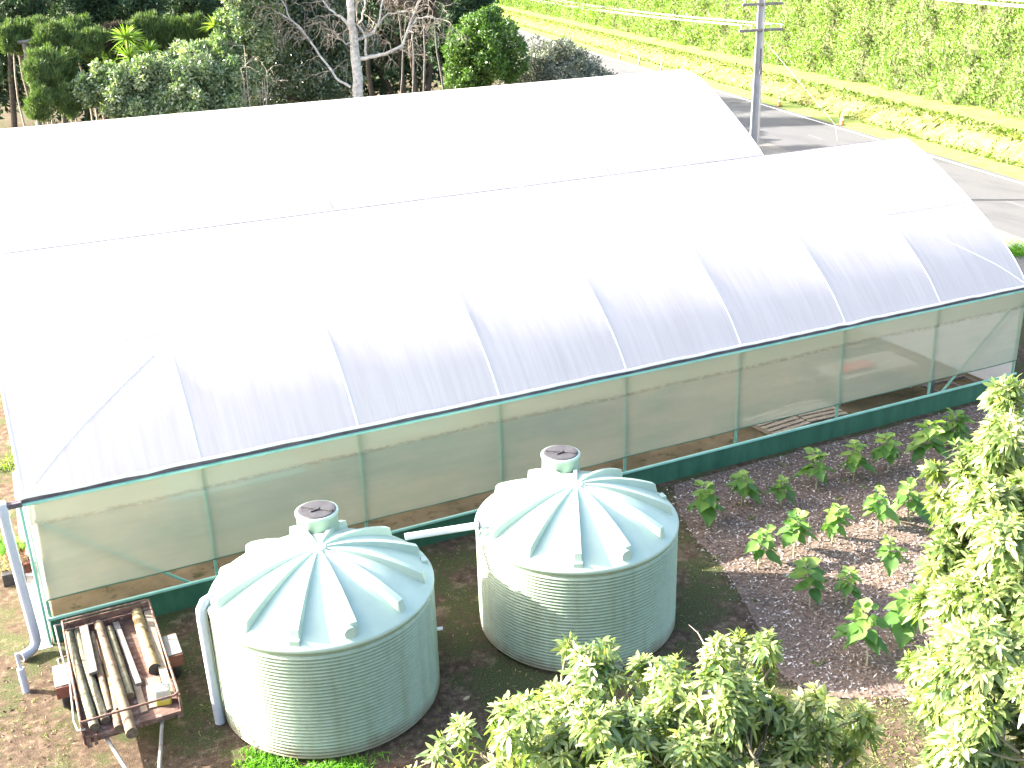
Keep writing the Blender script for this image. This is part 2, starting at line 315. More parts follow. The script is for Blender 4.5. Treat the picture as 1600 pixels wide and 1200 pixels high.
# leaf clouds --------------------------------------------------------------
LT = np.array([[0, 0, 0], [.3, -.42, 0], [.3, 0, -.06], [.3, .42, 0], [.68, -.40, 0], [.68, 0, -.06], [.68, .40, 0], [1, 0, 0]], float)
LF = [(0, 1, 2), (0, 2, 3), (1, 4, 5, 2), (2, 5, 6, 3), (4, 7, 5), (5, 7, 6)]
QT = np.array([[0, 0, 0], [.5, -.5, .05], [1, 0, 0], [.5, .5, .05]], float)
QF = [(0, 1, 2, 3)]
BT = np.array([[0, -.5, 0], [0, .5, 0], [.6, .35, 0], [1, 0, 0], [.6, -.35, 0]], float)
BF = [(0, 4, 3, 2, 1)]
def broad_template():
    xs_ = (0, .07, .18, .34, .52, .70, .86, 1.0); hw = (0, .30, .46, .52, .46, .33, .15, 0); V = []; F = []; row = []
    for x, h in zip(xs_, hw):
        if h == 0: row.append([len(V)]); V.append((x, 0, 0))
        else:
            row.append([len(V) + i for i in range(5)])
            for f in (-1, -.5, 0, .5, 1): V.append((x, f * h, .05 * math.sin(x * 11) * abs(f) - .10 * (1 - abs(f)) + .06 * f * f))
    for a, b in zip(row[:-1], row[1:]):
        if len(a) == 1: F += [(a[0], b[i], b[i + 1]) for i in range(4)]
        elif len(b) == 1: F += [(a[i], b[0], a[i + 1]) for i in range(4)]
        else: F += [(a[i], b[i], b[i + 1], a[i + 1]) for i in range(4)]
    return np.array(V, float), F
WT, WF = broad_template()
def unit(a): return a / np.maximum(np.linalg.norm(a, axis=1, keepdims=True), 1e-9)
def leafmesh(name, mat, P, D, Nn, ln, wd, tint, parent=None, shape='quad', droop=0.0, origin=(0, 0, 0)):
    T, F = {'quad': (QT, QF), 'leaf': (LT, LF), 'blade': (BT, BF), 'broad': (WT, WF)}[shape]
    D = unit(D); S = unit(np.cross(Nn, D)); U = np.cross(D, S); n = len(P); k = len(T)
    ln = np.broadcast_to(ln, (n,)); wd = np.broadcast_to(wd, (n,)); dr = np.broadcast_to(droop, (n,))
    V = P[:, None, :] + T[None, :, 0, None] * (ln[:, None] * 1.0)[:, :, None] * D[:, None, :] + (T[None, :, 1] * wd[:, None])[:, :, None] * S[:, None, :] + (T[None, :, 2] * wd[:, None])[:, :, None] * U[:, None, :]
    V[:, :, 2] -= (T[None, :, 0] ** 2) * (dr * ln)[:, None]
    V = V.reshape(-1, 3) - np.array(origin)
    loops = []; starts = []; tot = []; c = 0
    for f in F: starts.append(c); tot.append(len(f)); loops += f; c += len(f)
    loops = np.array(loops); off = (np.arange(n) * k)[:, None]
    li = (loops[None, :] + off).ravel(); st = (np.array(starts)[None, :] + (np.arange(n) * c)[:, None]).ravel(); tt = np.tile(tot, n)
    me = bpy.data.meshes.new(name); me.vertices.add(len(V)); me.vertices.foreach_set('co', V.astype(np.float32).ravel())
    me.loops.add(len(li)); me.loops.foreach_set('vertex_index', li.astype(np.int32))
    me.polygons.add(len(st)); me.polygons.foreach_set('loop_start', st.astype(np.int32)); me.polygons.foreach_set('loop_total', tt.astype(np.int32))
    me.materials.append(M[mat]); me.polygons.foreach_set('use_smooth', np.full(len(st), shape in ('broad', 'leaf')))
    me.update(calc_edges=True)
    at = me.attributes.new('tint', 'FLOAT', 'POINT'); at.data.foreach_set('value', np.repeat(np.clip(tint, 0, 1), k).astype(np.float32))
    o = bpy.data.objects.new(name, me); COL.objects.link(o)
    if parent: o.parent = parent
    return o

def clumps(rng, blobs, per, rel=(0.22, 0.36)):
    """small clumps studded over a few big ellipsoids: returns centres, radii, outward dirs, blob ids"""
    C, Rr, O, B = [], [], [], []
    for b, (x, y, z, rx, ry, rz) in enumerate(blobs):
        k = max(6, int(per * ((rx * ry) ** .5)))
        d = unit(rng.normal(size=(k, 3))); rad = rng.uniform(.62, 1.02, k)
        C.append(np.array([x, y, z]) + d * np.array([rx, ry, rz]) * rad[:, None]); Rr.append(rng.uniform(*rel, k) * min(rx, ry, rz)); O.append(d); B += [b] * k
    return np.concatenate(C), np.concatenate(Rr), np.concatenate(O), np.array(B)

def crown(name, mat, parent, blobs, n, ln, wd, seed, per=14, rel=(0.22, 0.36), shape='quad', upright=0.0, droop=0.0, clump_tint=0.35, origin=(0, 0, 0), fill=0.3):
    rng = np.random.default_rng(seed)
    C, Rr, O, B = clumps(rng, blobs, per, rel)
    w = Rr ** 2; idx = rng.choice(len(C), n, p=w / w.sum())
    d = unit(rng.normal(size=(n, 3)) + O[idx] * 0.6)
    P = C[idx] + d * (Rr[idx] * rng.uniform(.35, 1.08, n) ** .6)[:, None]
    # looser leaves inside so the crown is not hollow
    m = rng.random(n) < fill; bl = np.array(blobs)[B[idx]]
    inner = bl[:, :3] + unit(rng.normal(size=(n, 3))) * bl[:, 3:] * (rng.uniform(.15, .85, n) ** .7)[:, None]
    P[m] = inner[m]
    ct = rng.uniform(-.5, .5, len(C))[idx] * clump_tint * 2
    D = unit(rng.normal(size=(n, 3)) + d * 0.5 + np.array([0, 0, upright]))
    Nn = unit(d + np.array([0, 0, .5]) + rng.normal(size=(n, 3)) * .7)
    t = np.clip(rng.normal(.45, .2, n) + ct, 0, 1)
    L_ = ln * rng.uniform(.65, 1.25, n)
    return leafmesh(name, mat, P, D, Nn, L_, wd * L_ / ln, t, parent, shape, droop, origin)

def whorls(name, mat, parent, tips, axes, per, ln, wd, seed, origin=(0, 0, 0), tint0=.5):
    rng = np.random.default_rng(seed); n = len(tips); k = per
    ax = unit(axes); ref = unit(np.cross(ax, rng.normal(size=(n, 3)))); oth = np.cross(ax, ref)
    P, D, Nn, Ls, T = [], [], [], [], []
    wt = rng.normal(0, .17, n)
    for j in range(k):
        a = j * 2.399 + rng.uniform(-.3, .3, n); age = j / k     # inner leaves are young and upright
        rad = ref * np.cos(a)[:, None] + oth * np.sin(a)[:, None]
        lift = (.95 - 1.15 * age + rng.normal(0, .18, n))[:, None]
        d = unit(rad + ax * lift + rng.normal(size=(n, 3)) * .12)
        P.append(tips - ax * (age * ln * .55)[..., None] if np.ndim(age) else tips - ax * (age * ln * .55)); D.append(d); Nn.append(unit(ax * 1.0 - rad * lift + rng.normal(size=(n, 3)) * .25))
        Ls.append(ln * (.55 + .55 * age) * rng.uniform(.75, 1.2, n)); T.append(tint0 + .22 - .42 * age + wt + rng.normal(0, .09, n))
    P = np.concatenate(P); D = np.concatenate(D); Nn = np.concatenate(Nn); Ls = np.concatenate(Ls); T = np.concatenate(T)
    return leafmesh(name, mat, P, D, Nn, Ls, Ls * wd / ln, T, parent, 'leaf', rng.uniform(.1, .5, len(P)), origin)

def limb(mb, a, b, r0, r1, rng, n=6, wob=.08, seg=6):
    a, b = np.array(a, float), np.array(b, float); L = np.linalg.norm(b - a); pts = []; rs = []
    ph = rng.uniform(0, 6.28, 4)
    for i in range(seg + 1):
        t = i / seg; e = math.sin(t * math.pi)
        off = np.array([math.sin(3 * t + ph[0]), math.sin(3.3 * t + ph[1]), .5 * math.sin(2.7 * t + ph[2])]) * wob * L * e
        pts.append(a + (b - a) * t + off); rs.append(r0 + (r1 - r0) * t)
    mb.tube(pts, rs, n); return pts

def plant_tree(name, label, cat, base, blobs, leaf, n, ln, wd, seed, trunk='bark_brown', tr=.16, group=None, stems=1, part='crown', **kw):
    o = empty(name, base, label, cat, group); rng = np.random.default_rng(seed + 7); t = MB()
    zb = min(b[2] - b[5] * .3 for b in blobs); bx = np.array(base, float)
    for s in range(stems):
        foot = np.array([rng.normal(0, .25), rng.normal(0, .25), -.1]) * (stems > 1) + np.array([0, 0, -.1])
        fork = np.array([np.mean([b[0] for b in blobs]), np.mean([b[1] for b in blobs]), max(zb, .6)]) - bx + rng.normal(size=3) * .25 * (stems > 1)
        limb(t, foot, fork, tr, tr * .7, rng, 8, .04)
        for b in (blobs if stems == 1 else blobs[s::stems]):
            c = np.array(b[:3]) - bx; limb(t, fork, c + np.array([0, 0, .2 * b[5]]), tr * .6, tr * .15, rng, 6, .08)
    t.build('trunk', trunk, o)
    crown(part, leaf, o, blobs, n, ln, wd, seed, origin=base, **kw)
    return o

# ------------------------------------------------------------------ the setting
tag(MB().add([(-700, -400, 0), (900, -400, 0), (900, 1200, 0), (-700, 1200, 0)], [(0, 1, 2, 3)]).build('ground', 'ground'), kind='structure')
RD = np.array([0.238, 0.9713]); RN = np.array([0.9713, -0.238]); R0 = np.array([46.0, 19.0])     # road: far white line passes R0
def rp(s, o): p = R0 + RD * s + RN * o; return (float(p[0]), float(p[1]))
def strip(name, s0, s1, o0, o1, z, mat): return sheet(name, [rp(s0, o0), rp(s0, o1), rp(s1, o1), rp(s1, o0)], z, mat)
strip('road_verge', -70, 420, -9.6, -6.35, .004, 'gravel')
strip('road', -70, 420, -6.4, .45, .012, 'road')
strip('edge_line', -70, 420, -.06, .07, .017, 'paint')
mb = MB()
for k in range(-4, 34):
    s = k * 10.0 + 4.3; a, b, c, d = rp(s, -2.97), rp(s, -2.91), rp(s + 2.0, -2.91), rp(s + 2.0, -2.97); mb.add([(*q, .017) for q in (a, b, c, d)], [(0, 1, 2, 3)])
tag(mb.build('centre_line', 'worn_paint'), kind='structure')
strip('grass_verge', -70, 420, .5, 2.6, .008, 'grass')
# rough bank up to the grass terrace, uneven
def bank():
    rng = np.random.default_rng(3); so = np.arange(-70, 260, .3); oo = [2.5, 2.9, 3.3, 3.8, 4.3, 4.8, 5.2]; zz = [-.02, .16, .42, .66, .86, 1.0, 1.03]
    V = []; F = []
    for i, s in enumerate(so):
        for j, (o, z) in enumerate(zip(oo, zz)):
            e = 0 if j in (0, len(oo) - 1) else 1
            V.append((*rp(s + rng.normal(0, .1) * e, o + rng.normal(0, .06) * e), z + rng.normal(0, .045) * e))
    m = len(oo)
    for i in range(len(so) - 1):
        for j in range(m - 1): F.append((i * m + j, i * m + j + 1, (i + 1) * m + j + 1, (i + 1) * m + j))
    tag(MB().add(V, F, smooth=False).build('grass_bank', 'bank'), kind='structure')
    tag(MB().add([(*rp(-70, 5.15), 1.02), (*rp(-70, 40), 1.02), (*rp(420, 40), 1.02), (*rp(420, 5.15), 1.02)], [(0, 1, 2, 3)]).build('grass_terrace', 'grass'), kind='structure')
bank()
def bank_tussocks():
    rng = np.random.default_rng(5); n = 30000
    s = -30 + 200 * rng.random(n) ** 1.6; o = rng.uniform(2.3, 5.3, n); u = np.clip((o - 2.5) / 2.5, 0, 1); z = 1.02 * (u * u * (3 - 2 * u))
    P = R0[None] + RD[None] * s[:, None] + RN[None] * o[:, None]; P = np.column_stack([P, z - .03])
    D = unit(rng.normal(size=(n, 3)) * np.array([.7, .7, .3]) + np.array([0, 0, .8])); 
    tag(leafmesh('rough_grass', 'grassblade', P, D, unit(rng.normal(size=(n, 3))), rng.uniform(.15, .5, n), rng.uniform(.05, .2, n), rng.normal(.5, .25, n), shape='blade', droop=.3), kind='stuff')
bank_tussocks()

# mulched bed and its bark chips
BED = [(13.3, -.22), (12.75, -1.2), (12.35, -2.4), (12.15, -3.8), (11.6, -5.4), (11.0, -6.9), (11.15, -7.75), (12.4, -8.35), (14.5, -8.75), (19, -9.0), (27, -8.6), (27, -.22)]
sheet('mulch_bed', BED, .010, 'mulch')
def inpoly(x, y, poly):
    r = np.zeros(len(x), bool); n = len(poly)
    for i in range(n):
        (x1, y1), (x2, y2) = poly[i], poly[(i + 1) % n]
        r ^= ((y1 > y) != (y2 > y)) & (x < (x2 - x1) * (y - y1) / (y2 - y1 + 1e-12) + x1)
    return r
def chips():
    rng = np.random.default_rng(11); n = 60000; x = rng.uniform(10.4, 24, n); y = rng.uniform(-9.2, -.25, n)
    k = inpoly(x + rng.normal(0, .14, n), y + rng.normal(0, .14, n), BED) & (y < -.2); x, y = x[k], y[k]; n = len(x)
    th_ = rng.uniform(0, 6.28, n); D = np.column_stack([np.cos(th_), np.sin(th_), rng.normal(0, .25, n)])
    Nn = unit(np.column_stack([rng.normal(0, .35, n), rng.normal(0, .35, n), np.ones(n)]))
    t = np.where(rng.random(n) < .2, rng.uniform(.65, 1.0, n), rng.uniform(0, .55, n))
    tag(leafmesh('bark_chips', 'chips', np.column_stack([x, y, rng.uniform(.012, .04, n)]), D, Nn, rng.uniform(.035, .11, n), rng.uniform(.018, .04, n), t), kind='stuff')
chips()
def bed_weeds():
    rng = np.random.default_rng(15); P, D, L_ = [], [], []
    for c in range(34):
        cx, cy = rng.uniform(11.6, 19), rng.uniform(-8, -.6); m = rng.integers(6, 16); a = rng.uniform(0, 6.28, m)
        if not inpoly(np.array([cx]), np.array([cy]), BED)[0]: continue
        P.append(np.column_stack([cx + rng.normal(0, .04, m), cy + rng.normal(0, .04, m), np.full(m, .02)])); D.append(np.column_stack([np.cos(a), np.sin(a), rng.uniform(.3, 1.4, m)])); L_.append(rng.uniform(.05, .15, m))
    P, D, L_ = np.concatenate(P), np.concatenate(D), np.concatenate(L_); n = len(P)
    tag(leafmesh('bed_weeds', 'grassblade', P, D, unit(rng.normal(size=(n, 3)) + np.array([0, 0, 1.0])), L_, L_ * .3, rng.normal(.5, .25, n), shape='leaf', droop=.3), kind='stuff')
bed_weeds()
def turf():
    rng = np.random.default_rng(12); n = 26000
    x = rng.uniform(-4, 13, n); y = rng.uniform(-9.5, -.3, n); p = np.sin(x * 1.3 + 1) + np.sin(y * 1.7 + x * .6) + np.sin(x * 3.1 - y * 2.3) * .7 + rng.normal(0, .5, n)
    k = (p > .9) & ~inpoly(x, y, BED) & ~((abs(x - .95) < .9) & (y > -4)) 
    for cx, cy in ((4.137, -3.736), (8.795, -3.798)): k &= np.hypot(x - cx, y - cy) > 1.84
    x, y = x[k], y[k]; n = len(x)
    D = unit(rng.normal(size=(n, 3)) * np.array([.8, .8, .2]) + np.array([0, 0, .6]))
    tag(leafmesh('short_grass', 'grassblade', np.column_stack([x, y, np.zeros(n)]), D, unit(rng.normal(size=(n, 3))), rng.uniform(.03, .10, n), rng.uniform(.008, .02, n), rng.normal(.5, .3, n), shape='blade', droop=.3), kind='stuff')
    n = 3500; x = np.where(rng.random(n) < .5, rng.normal(2.75, .2, n), rng.normal(3.4, .35, n)); y = np.where(x < 3.05, rng.normal(-5.0, .22, n), rng.normal(-5.65, .15, n))
    k = np.hypot(x - 4.137, y + 3.736) > 1.82; x, y = x[k], y[k]; n = len(x)
    D = unit(rng.normal(size=(n, 3)) * np.array([.6, .6, .2]) + np.array([0, 0, .8]))
    tag(leafmesh('lush_grass', 'lushgrass', np.column_stack([x, y, np.zeros(n)]), D, unit(rng.normal(size=(n, 3))), rng.uniform(.08, .26, n), rng.uniform(.012, .026, n), rng.normal(.5, .25, n), shape='blade', droop=.45), kind='stuff')
    # lawn behind the bed, bottom right
    n = 22000; x = rng.uniform(9.5, 18, n); y = rng.uniform(-15, -8.1, n); k = ~inpoly(x, y, BED); x, y = x[k], y[k]; n = len(x)
    D = unit(rng.normal(size=(n, 3)) * np.array([.8, .8, .2]) + np.array([0, 0, .6]))
    tag(leafmesh('thin_lawn', 'grassblade', np.column_stack([x, y, np.zeros(n)]), D, unit(rng.normal(size=(n, 3))), rng.uniform(.04, .1, n), rng.uniform(.01, .022, n), rng.normal(.65, .25, n), shape='blade', droop=.3), kind='stuff')
turf()
def litter():
    rng = np.random.default_rng(14); n = 5200; x = rng.uniform(-3, 13.5, n); y = rng.uniform(-10, -.3, n); k = ~inpoly(x, y, BED) & ((abs(x - .95) > .9) | (y < -4))
    for cx, cy in ((4.137, -3.736), (8.795, -3.798)): k &= np.hypot(x - cx, y - cy) > 1.84
    x, y = x[k], y[k]; n = len(x); a = rng.uniform(0, 6.28, n)
    tag(leafmesh('leaf_litter', 'litter', np.column_stack([x, y, rng.uniform(.008, .03, n)]), np.column_stack([np.cos(a), np.sin(a), rng.normal(0, .3, n)]), unit(np.column_stack([rng.normal(0, .4, n), rng.normal(0, .4, n), np.ones(n)])), rng.uniform(.025, .10, n), rng.uniform(.012, .04, n), rng.beta(1.2, 2.2, n)), kind='stuff')
    # clods and crumbs of soil
    m = MB(); 
    for i in range(900):
        cx, cy = rng.uniform(-3, 4), rng.uniform(-8, 1)
        if -.1 < cx < 1.95 and -4 < cy or np.hypot(cx - 4.137, cy + 3.736) < 1.86 or cx > -.05 and cy > -.05: continue
        r_ = rng.uniform(.008, .03); p = [(cx + r_ * dx * rng.uniform(.7, 1.3), cy + r_ * dy * rng.uniform(.7, 1.3), r_ * dz * rng.uniform(.5, .9)) for dx, dy, dz in ((1, 0, 0), (0, 1, 0), (-1, 0, 0), (0, -1, 0), (0, 0, 1))]
        m.add(p, [(0, 1, 4), (1, 2, 4), (2, 3, 4), (3, 0, 4)])
    tag(m.build('soil_clods', 'mulch'), kind='stuff')
litter()
sheet('path', [(-.38, -.12), (-.03, -.12), (-.03, 9), (-.30, 9)], .006, 'concrete')
sheet('greenhouse_floor', [(.02, .02), (24.28, .02), (24.28, 22.2), (.02, 22.2)], .005, 'floor')

# ------------------------------------------------------------------ the two joined polytunnels
NP = [(0, 2.97), (.22, 3.25), (.5, 3.56), (1.0, 3.99), (1.5, 4.37), (2.0, 4.71), (2.7, 5.14), (3.4, 5.53), (4.0, 5.84), (4.5, 6.05), (4.85, 6.15)]
NEAR = NP + [(9.7 - y, z) for y, z in NP[-2::-1]]
FP = [(9.95, 3.2), (10.15, 3.62), (10.45, 4.06), (11.1, 4.74), (11.9, 5.29), (12.95, 5.92), (13.94, 6.48), (14.7, 6.85), (15.3, 7.05), (16.0, 7.13)]
FAR = FP + [(32.0 - y, z) for y, z in FP[-2::-1]]
LB = 24.3 / 8
def resample(p, n):
    p = np.array(p); d = np.r_[0, np.cumsum(np.hypot(*np.diff(p, axis=0).T))]; t = np.linspace(0, d[-1], n); return np.column_stack([np.interp(t, d, p[:, 0]), np.interp(t, d, p[:, 1])])
def smoothp(p, n):
    q = resample(p, n * 4)
    for _ in range(10): q[1:-1] = (q[:-2] + 2 * q[1:-1] + q[2:]) / 4
    return resample(q, n)
def film(prof, parent, y0, sag=.05, seed=1):
    rng = np.random.default_rng(seed); q = smoothp(prof, 49); t = np.gradient(q, axis=0); nrm = np.column_stack([-t[:, 1], t[:, 0]]); nrm /= np.linalg.norm(nrm, axis=1)[:, None]
    if nrm[len(nrm) // 2, 1] < 0: nrm = -nrm
    V = []; F = []; xs = []
    for b in range(8):
        for u in (0, .012, .04, .1, .18, .28, .4, .52, .64, .76, .86, .93, .97, .988): xs.append((b, u))
    xs.append((8, 0)); m = len(q); ph = rng.uniform(0, 6.28, (9, 3)); amp = rng.uniform(.7, 1.35, 9); amp[0] = amp[7] = .45
    for b, u in xs:
        x = (b + u) * LB; w = 4 * u * (1 - u); w = w ** .75
        for i in range(m):
            v = i / (m - 1); e = min(1, v * 3, (1 - v) * 3)
            wr = .012 * math.sin(u * 17 + 5 * v + ph[b][0]) + .010 * math.sin(u * 29 - 9 * v + ph[b][1])
            if u < .02 or u > .98: h = .0
            else: h = (-sag * amp[b] * w + wr * w * .3) * min(1, abs(v - .5) * 4.5) * min(1, v * 7, (1 - v) * 7)
            V.append((x, q[i, 0] + nrm[i, 0] * h - y0, q[i, 1] + nrm[i, 1] * h))
    for a in range(len(xs) - 1):
        for i in range(m - 1): F.append((a * m + i, (a + 1) * m + i, (a + 1) * m + i + 1, a * m + i + 1))
    MB().add(V, F, smooth=True).build('roof_film', 'film', parent)
    G = np.array(V).reshape(len(xs), m, 3); XS = G[:, 0, 0]
    def hug(x, y):                                                   # a point on the sagging film
        col = np.array([[np.interp(x, XS, G[:, i, 1]), np.interp(x, XS, G[:, i, 2])] for i in range(m // 2 + 1)])
        return (x, y, float(np.interp(y, col[:, 0], col[:, 1])))
    # hoops press against the film: a slim pale ridge over each one
    for b in range(9):
        x = min(max(b * LB, .02), 24.28)
        off = [.016 + .0092 * min(1, max(0, (min(i, m - 1 - i) / (m - 1) - .10) / .12)) for i in range(m)]
        MB().tube([(x, p[0] - y0 - n_[0] * d, p[1] - n_[1] * d) for p, n_, d in zip(q, nrm, off)], .026, 12).build('hoop', 'film_edge', parent)
    return q, nrm, hug

def endwall(q, y0, x, parent):
    pts = [(x, p[0] - y0, p[1] - .03) for p in q]; V = [(x, q[0, 0] - y0, .02)] + pts + [(x, q[-1, 0] - y0, .02)]
    k = len(V); half = k // 2; F = []
    for i in range(half): 
        j = k - 1 - i
        if i + 1 < j - 1: F.append((i, i + 1, j - 1, j))
    MB().add(V, F).build('end_wall', 'film', parent)

gh = empty('greenhouse', (0, 0, 0), 'nearer white plastic tunnel house with pale netting wall behind the two tanks', 'greenhouse', 'tunnel houses joined side by side')
q, nrm, hug = film(NEAR, gh, 0, .024, 4)
endwall(q, 0, .04, gh); endwall(q, 0, 24.26, gh)
rng0 = np.random.default_rng(21)
MB().tube([(x, -.035 + rng0.normal(0, .004), 2.985 + rng0.normal(0, .007)) for x in np.linspace(-.03, 24.33, 70)], .032, 8).build('film_roll', 'film_edge', gh)
MB().box((12.0, -.012, 2.915), (24.9, .045, .07), bev=.006).build('eave_batten_shadow', 'batten', gh)  # dark colour also carries the batten's shadow line above the rail
MB().box((12.0, -.055, 2.865), (24.9, .075, .05), bev=.012).build('top_rail', 'rail', gh)
MB().box((12.15, -.03, .515), (24.34, .06, .055), bev=.012).build('bottom_rail', 'rail', gh)
for k in range(9):
    x = min(max(k * LB, .03), 24.27)
    MB().box((x, .045, 1.43), (.06, .06, 2.86), bev=.012).build('post', 'green_pipe', gh)
    MB().tube([(x, 9.66, 0), (x, 9.66, 2.95)], .035, 8).build('post', 'green_pipe', gh)
MB().tube([(-.06, -.03, .0), (-.06, -.03, 2.85)], .03, 8).build('corner_post', 'rail', gh)
MB().tube([(.12, .09, 2.45), (2.95, .09, .12)], .032, 8).build('brace', 'green_pipe', gh)
MB().tube([(24.18, .09, 2.6), (21.4, .09, .12)], .032, 8).build('brace', 'green_pipe', gh)
def wavy_panel(z0, z1, y, nx, nz, amp, seed, ragged=0.0):
    rng = np.random.default_rng(seed); V = []; F = []; ph = rng.uniform(0, 6.28, 6); lo = rng.normal(0, ragged, nx + 1)
    for i in range(nx + 1):
        x = .02 + 24.26 * i / nx
        for j in range(nz + 1):
            t = j / nz; z = z0 + (z1 - z0) * t + lo[i] * (1 - t)
            e = math.sin(math.pi * ((x / LB) % 1)); d = amp * e * (math.sin(x * 1.7 + ph[0] + 2 * t) + .6 * math.sin(x * 4.3 + ph[1] - 4 * t) + .35 * math.sin(z * 9 + x * .9 + ph[2]))
            d += .012 * math.exp(-((x - .8) / .9) ** 2) * math.sin(38 * (z - 2.9 + .25 * x)) * t if z1 > 2 else 0
            V.append((x, y + d, z))
    for i in range(nx):
        for j in range(nz): F.append((i * (nz + 1) + j, (i + 1) * (nz + 1) + j, (i + 1) * (nz + 1) + j + 1, i * (nz + 1) + j + 1))
    return MB().add(V, F, smooth=True)
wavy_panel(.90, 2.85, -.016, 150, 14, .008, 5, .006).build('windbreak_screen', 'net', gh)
MB().tube([(x, -.022, .9 + .008 * math.sin(x * 2.1)) for x in np.linspace(.05, 24.25, 60)], .012, 6).build('screen_hem', 'skirt', gh)
wavy_panel(.0, .49, -.01, 150, 4, .010, 6).build('skirt', 'skirt', gh)
def raised(pts, r=.012): return MB().tube([(p[0], p[1], p[2] - r * .55) for p in pts], r, 8)
for x0, x1 in ((.02, LB), (7 * LB, 24.28)):
    raised([hug(x, 2.15) for x in np.linspace(x0, x1, 30)], .011).build('purlin', 'batten_pale', gh)
for xa, xb in ((.12, 2.7), (24.2, 21.7)):
    raised([hug(xa + (xb - xa) * t, .06 + 1.7 * t) for t in np.linspace(0, 1, 40)], .02).build('roof_brace', 'film_edge', gh)
yr, zr_ = float(q[24, 0]), float(q[24, 1])
raised([(x, yr, hug(x, yr)[2] + .004) for x in np.linspace(.02, 24.28, 120)], .02).build('ridge_seam', 'ridge_strip', gh)
# gutter end and downpipe at the left corner
MB().box((-.2, -.05, 2.90), (.36, .13, .09), bev=.01).build('gutter_end', 'batten', gh)
MB().box((-.36, -.06, 2.92), (.20, .20, .17), bev=.03).build('rainwater_head', 'pvc', gh)
dp = MB().tube([(-.34, -.08, 2.86), (-.335, -.085, 2.4), (-.30, -.12, 1.2), (-.27, -.15, .40), (-.275, -.16, .22), (-.33, -.20, .13), (-.42, -.27, .105), (-.56, -.36, .105)], .088, 14)
dp.tube([(-.34, -.08, 2.90), (-.338, -.082, 2.74)], .102, 14)
dp.build('downpipe', 'pvc', gh)
MB().tube([(-.56, -.36, .105), (-.565, -.364, .105)], .07, 12).build('pipe_mouth', 'black', gh)

gf = empty('greenhouse', (0, 9.95, 0), 'farther white plastic tunnel house, its back ridge against the dark trees', 'greenhouse', 'tunnel houses joined side by side')
q2, n2, hug2 = film(FAR, gf, 9.95, .020, 9)
endwall(q2, 9.95, .04, gf); endwall(q2, 9.95, 24.26, gf)
for k in range(9):
    x = min(max(k * LB, .03), 24.27); MB().tube([(x, .05, 0), (x, .05, 3.2)], .035, 8).build('post', 'green_pipe', gf); MB().tube([(x, 12.05, 0), (x, 12.05, 3.2)], .035, 8).build('post', 'green_pipe', gf)
MB().box((12.15, 12.1, 1.6), (24.2, .02, 3.2)).build('back_wall', 'film', gf)
MB().box((12.15, -.12, 2.95), (24.4, .16, .10), bev=.01).build('valley_gutter', 'galv', gf)
for x0, x1 in ((.02, LB), (7 * LB, 24.28)): raised([hug2(x, 2.75) for x in np.linspace(x0, x1, 30)], .011).build('purlin', 'batten_pale', gf)

# what shows through the netting
def pallet(loc, rz, label):
    o = empty('wooden_pallet', loc, label, 'pallet', 'pallets on the greenhouse floor', rz)
    a = MB()
    for i in range(6): a.box((0, -.5 + i * .2, .125), (1.2, .13, .025))
    a.build('slats', 'timber', o); b = MB()
    for x in (-.53, 0, .53): b.box((x, 0, .06), (.09, 1.1, .10))
    b.build('bearers', 'timber', o); return o
pallet((17.4, 1.25, .005), .1, 'grey wooden pallet lying flat beside the long bench, behind the netting gap')
pallet((18.7, 1.35, .005), -.05, 'grey wooden pallet lying flat against the dark bench end, seen under the netting')
def bench(loc, size, label, mat, rz=0):
    o = empty('potting_bench', loc, label, 'bench', 'benches inside the tunnel house', rz); x, y, z = size
    MB().box((0, 0, z - .03), (x, y, .05), bev=.008).build('bench_top', mat, o)
    MB().box((0, -y / 2 + .02, z * .45), (x - .1, .03, z * .72)).build('bench_side', 'plank_brown', o)
    for sx in (-1, 1):
        for sy in (-1, 1): MB().box((sx * (x / 2 - .06), sy * (y / 2 - .06), (z - .055) / 2), (.07, .07, z - .055)).build('leg', 'timber', o)
    return o
bench((20.9, 2.0, .005), (2.6, 1.1, .75), 'long timber bench with a red tray on it, right end of the netting wall', 'timber')
bench((12.6, 4.2, .005), (3.4, 1.2, .8), 'pale timber bench standing mid-floor behind the right tank hatch', 'plank_pale')
bench((4.2, 3.6, .005), (3.0, 1.2, .8), 'teal topped bench behind the netting near the left corner', 'teal')
bench((8.0, 4.3, .005), (3.2, 1.2, .8), 'teal topped bench behind the netting between the two tanks', 'teal')
tr = MB().box((0, 0, .05), (1.0, .45, .10), bev=.02); tag(tr.build('seed_tray', 'redbox', loc=(20.5, 1.9, .76)), 'red plastic tray lying on the long bench behind the netting', 'tray')
tag(MB().tube([(2.2 + .22 * t + .05 * math.sin(t * 5), .55 + .12 * math.sin(t * 3.1), .03) for t in np.linspace(0, 8, 40)], .022, 8).build('garden_hose', 'hose'), 'orange hose lying on the floor under the netting near the left corner', 'hose')
for k, (x, y, l) in enumerate(((23.2, 1.0, 'white timber frame lying flat nearest the right corner post'), (24.0 - 1.9, .75, 'short upright white board leaning by the bench end'))):
    o = MB()
    if k == 0:
        for yy in (-.35, .35): o.box((0, yy, .03), (1.6, .07, .05))
        for xx in (-.7, .1, .76): o.box((xx, 0, .03), (.07, .62, .05))
    else: o.box((0, 0, .35), (.22, .03, .7), bev=.005)
    tag(o.build('timber_frame' if k == 0 else 'board', 'plank_white', loc=(x, y, .006)), l, 'frame' if k == 0 else 'board')

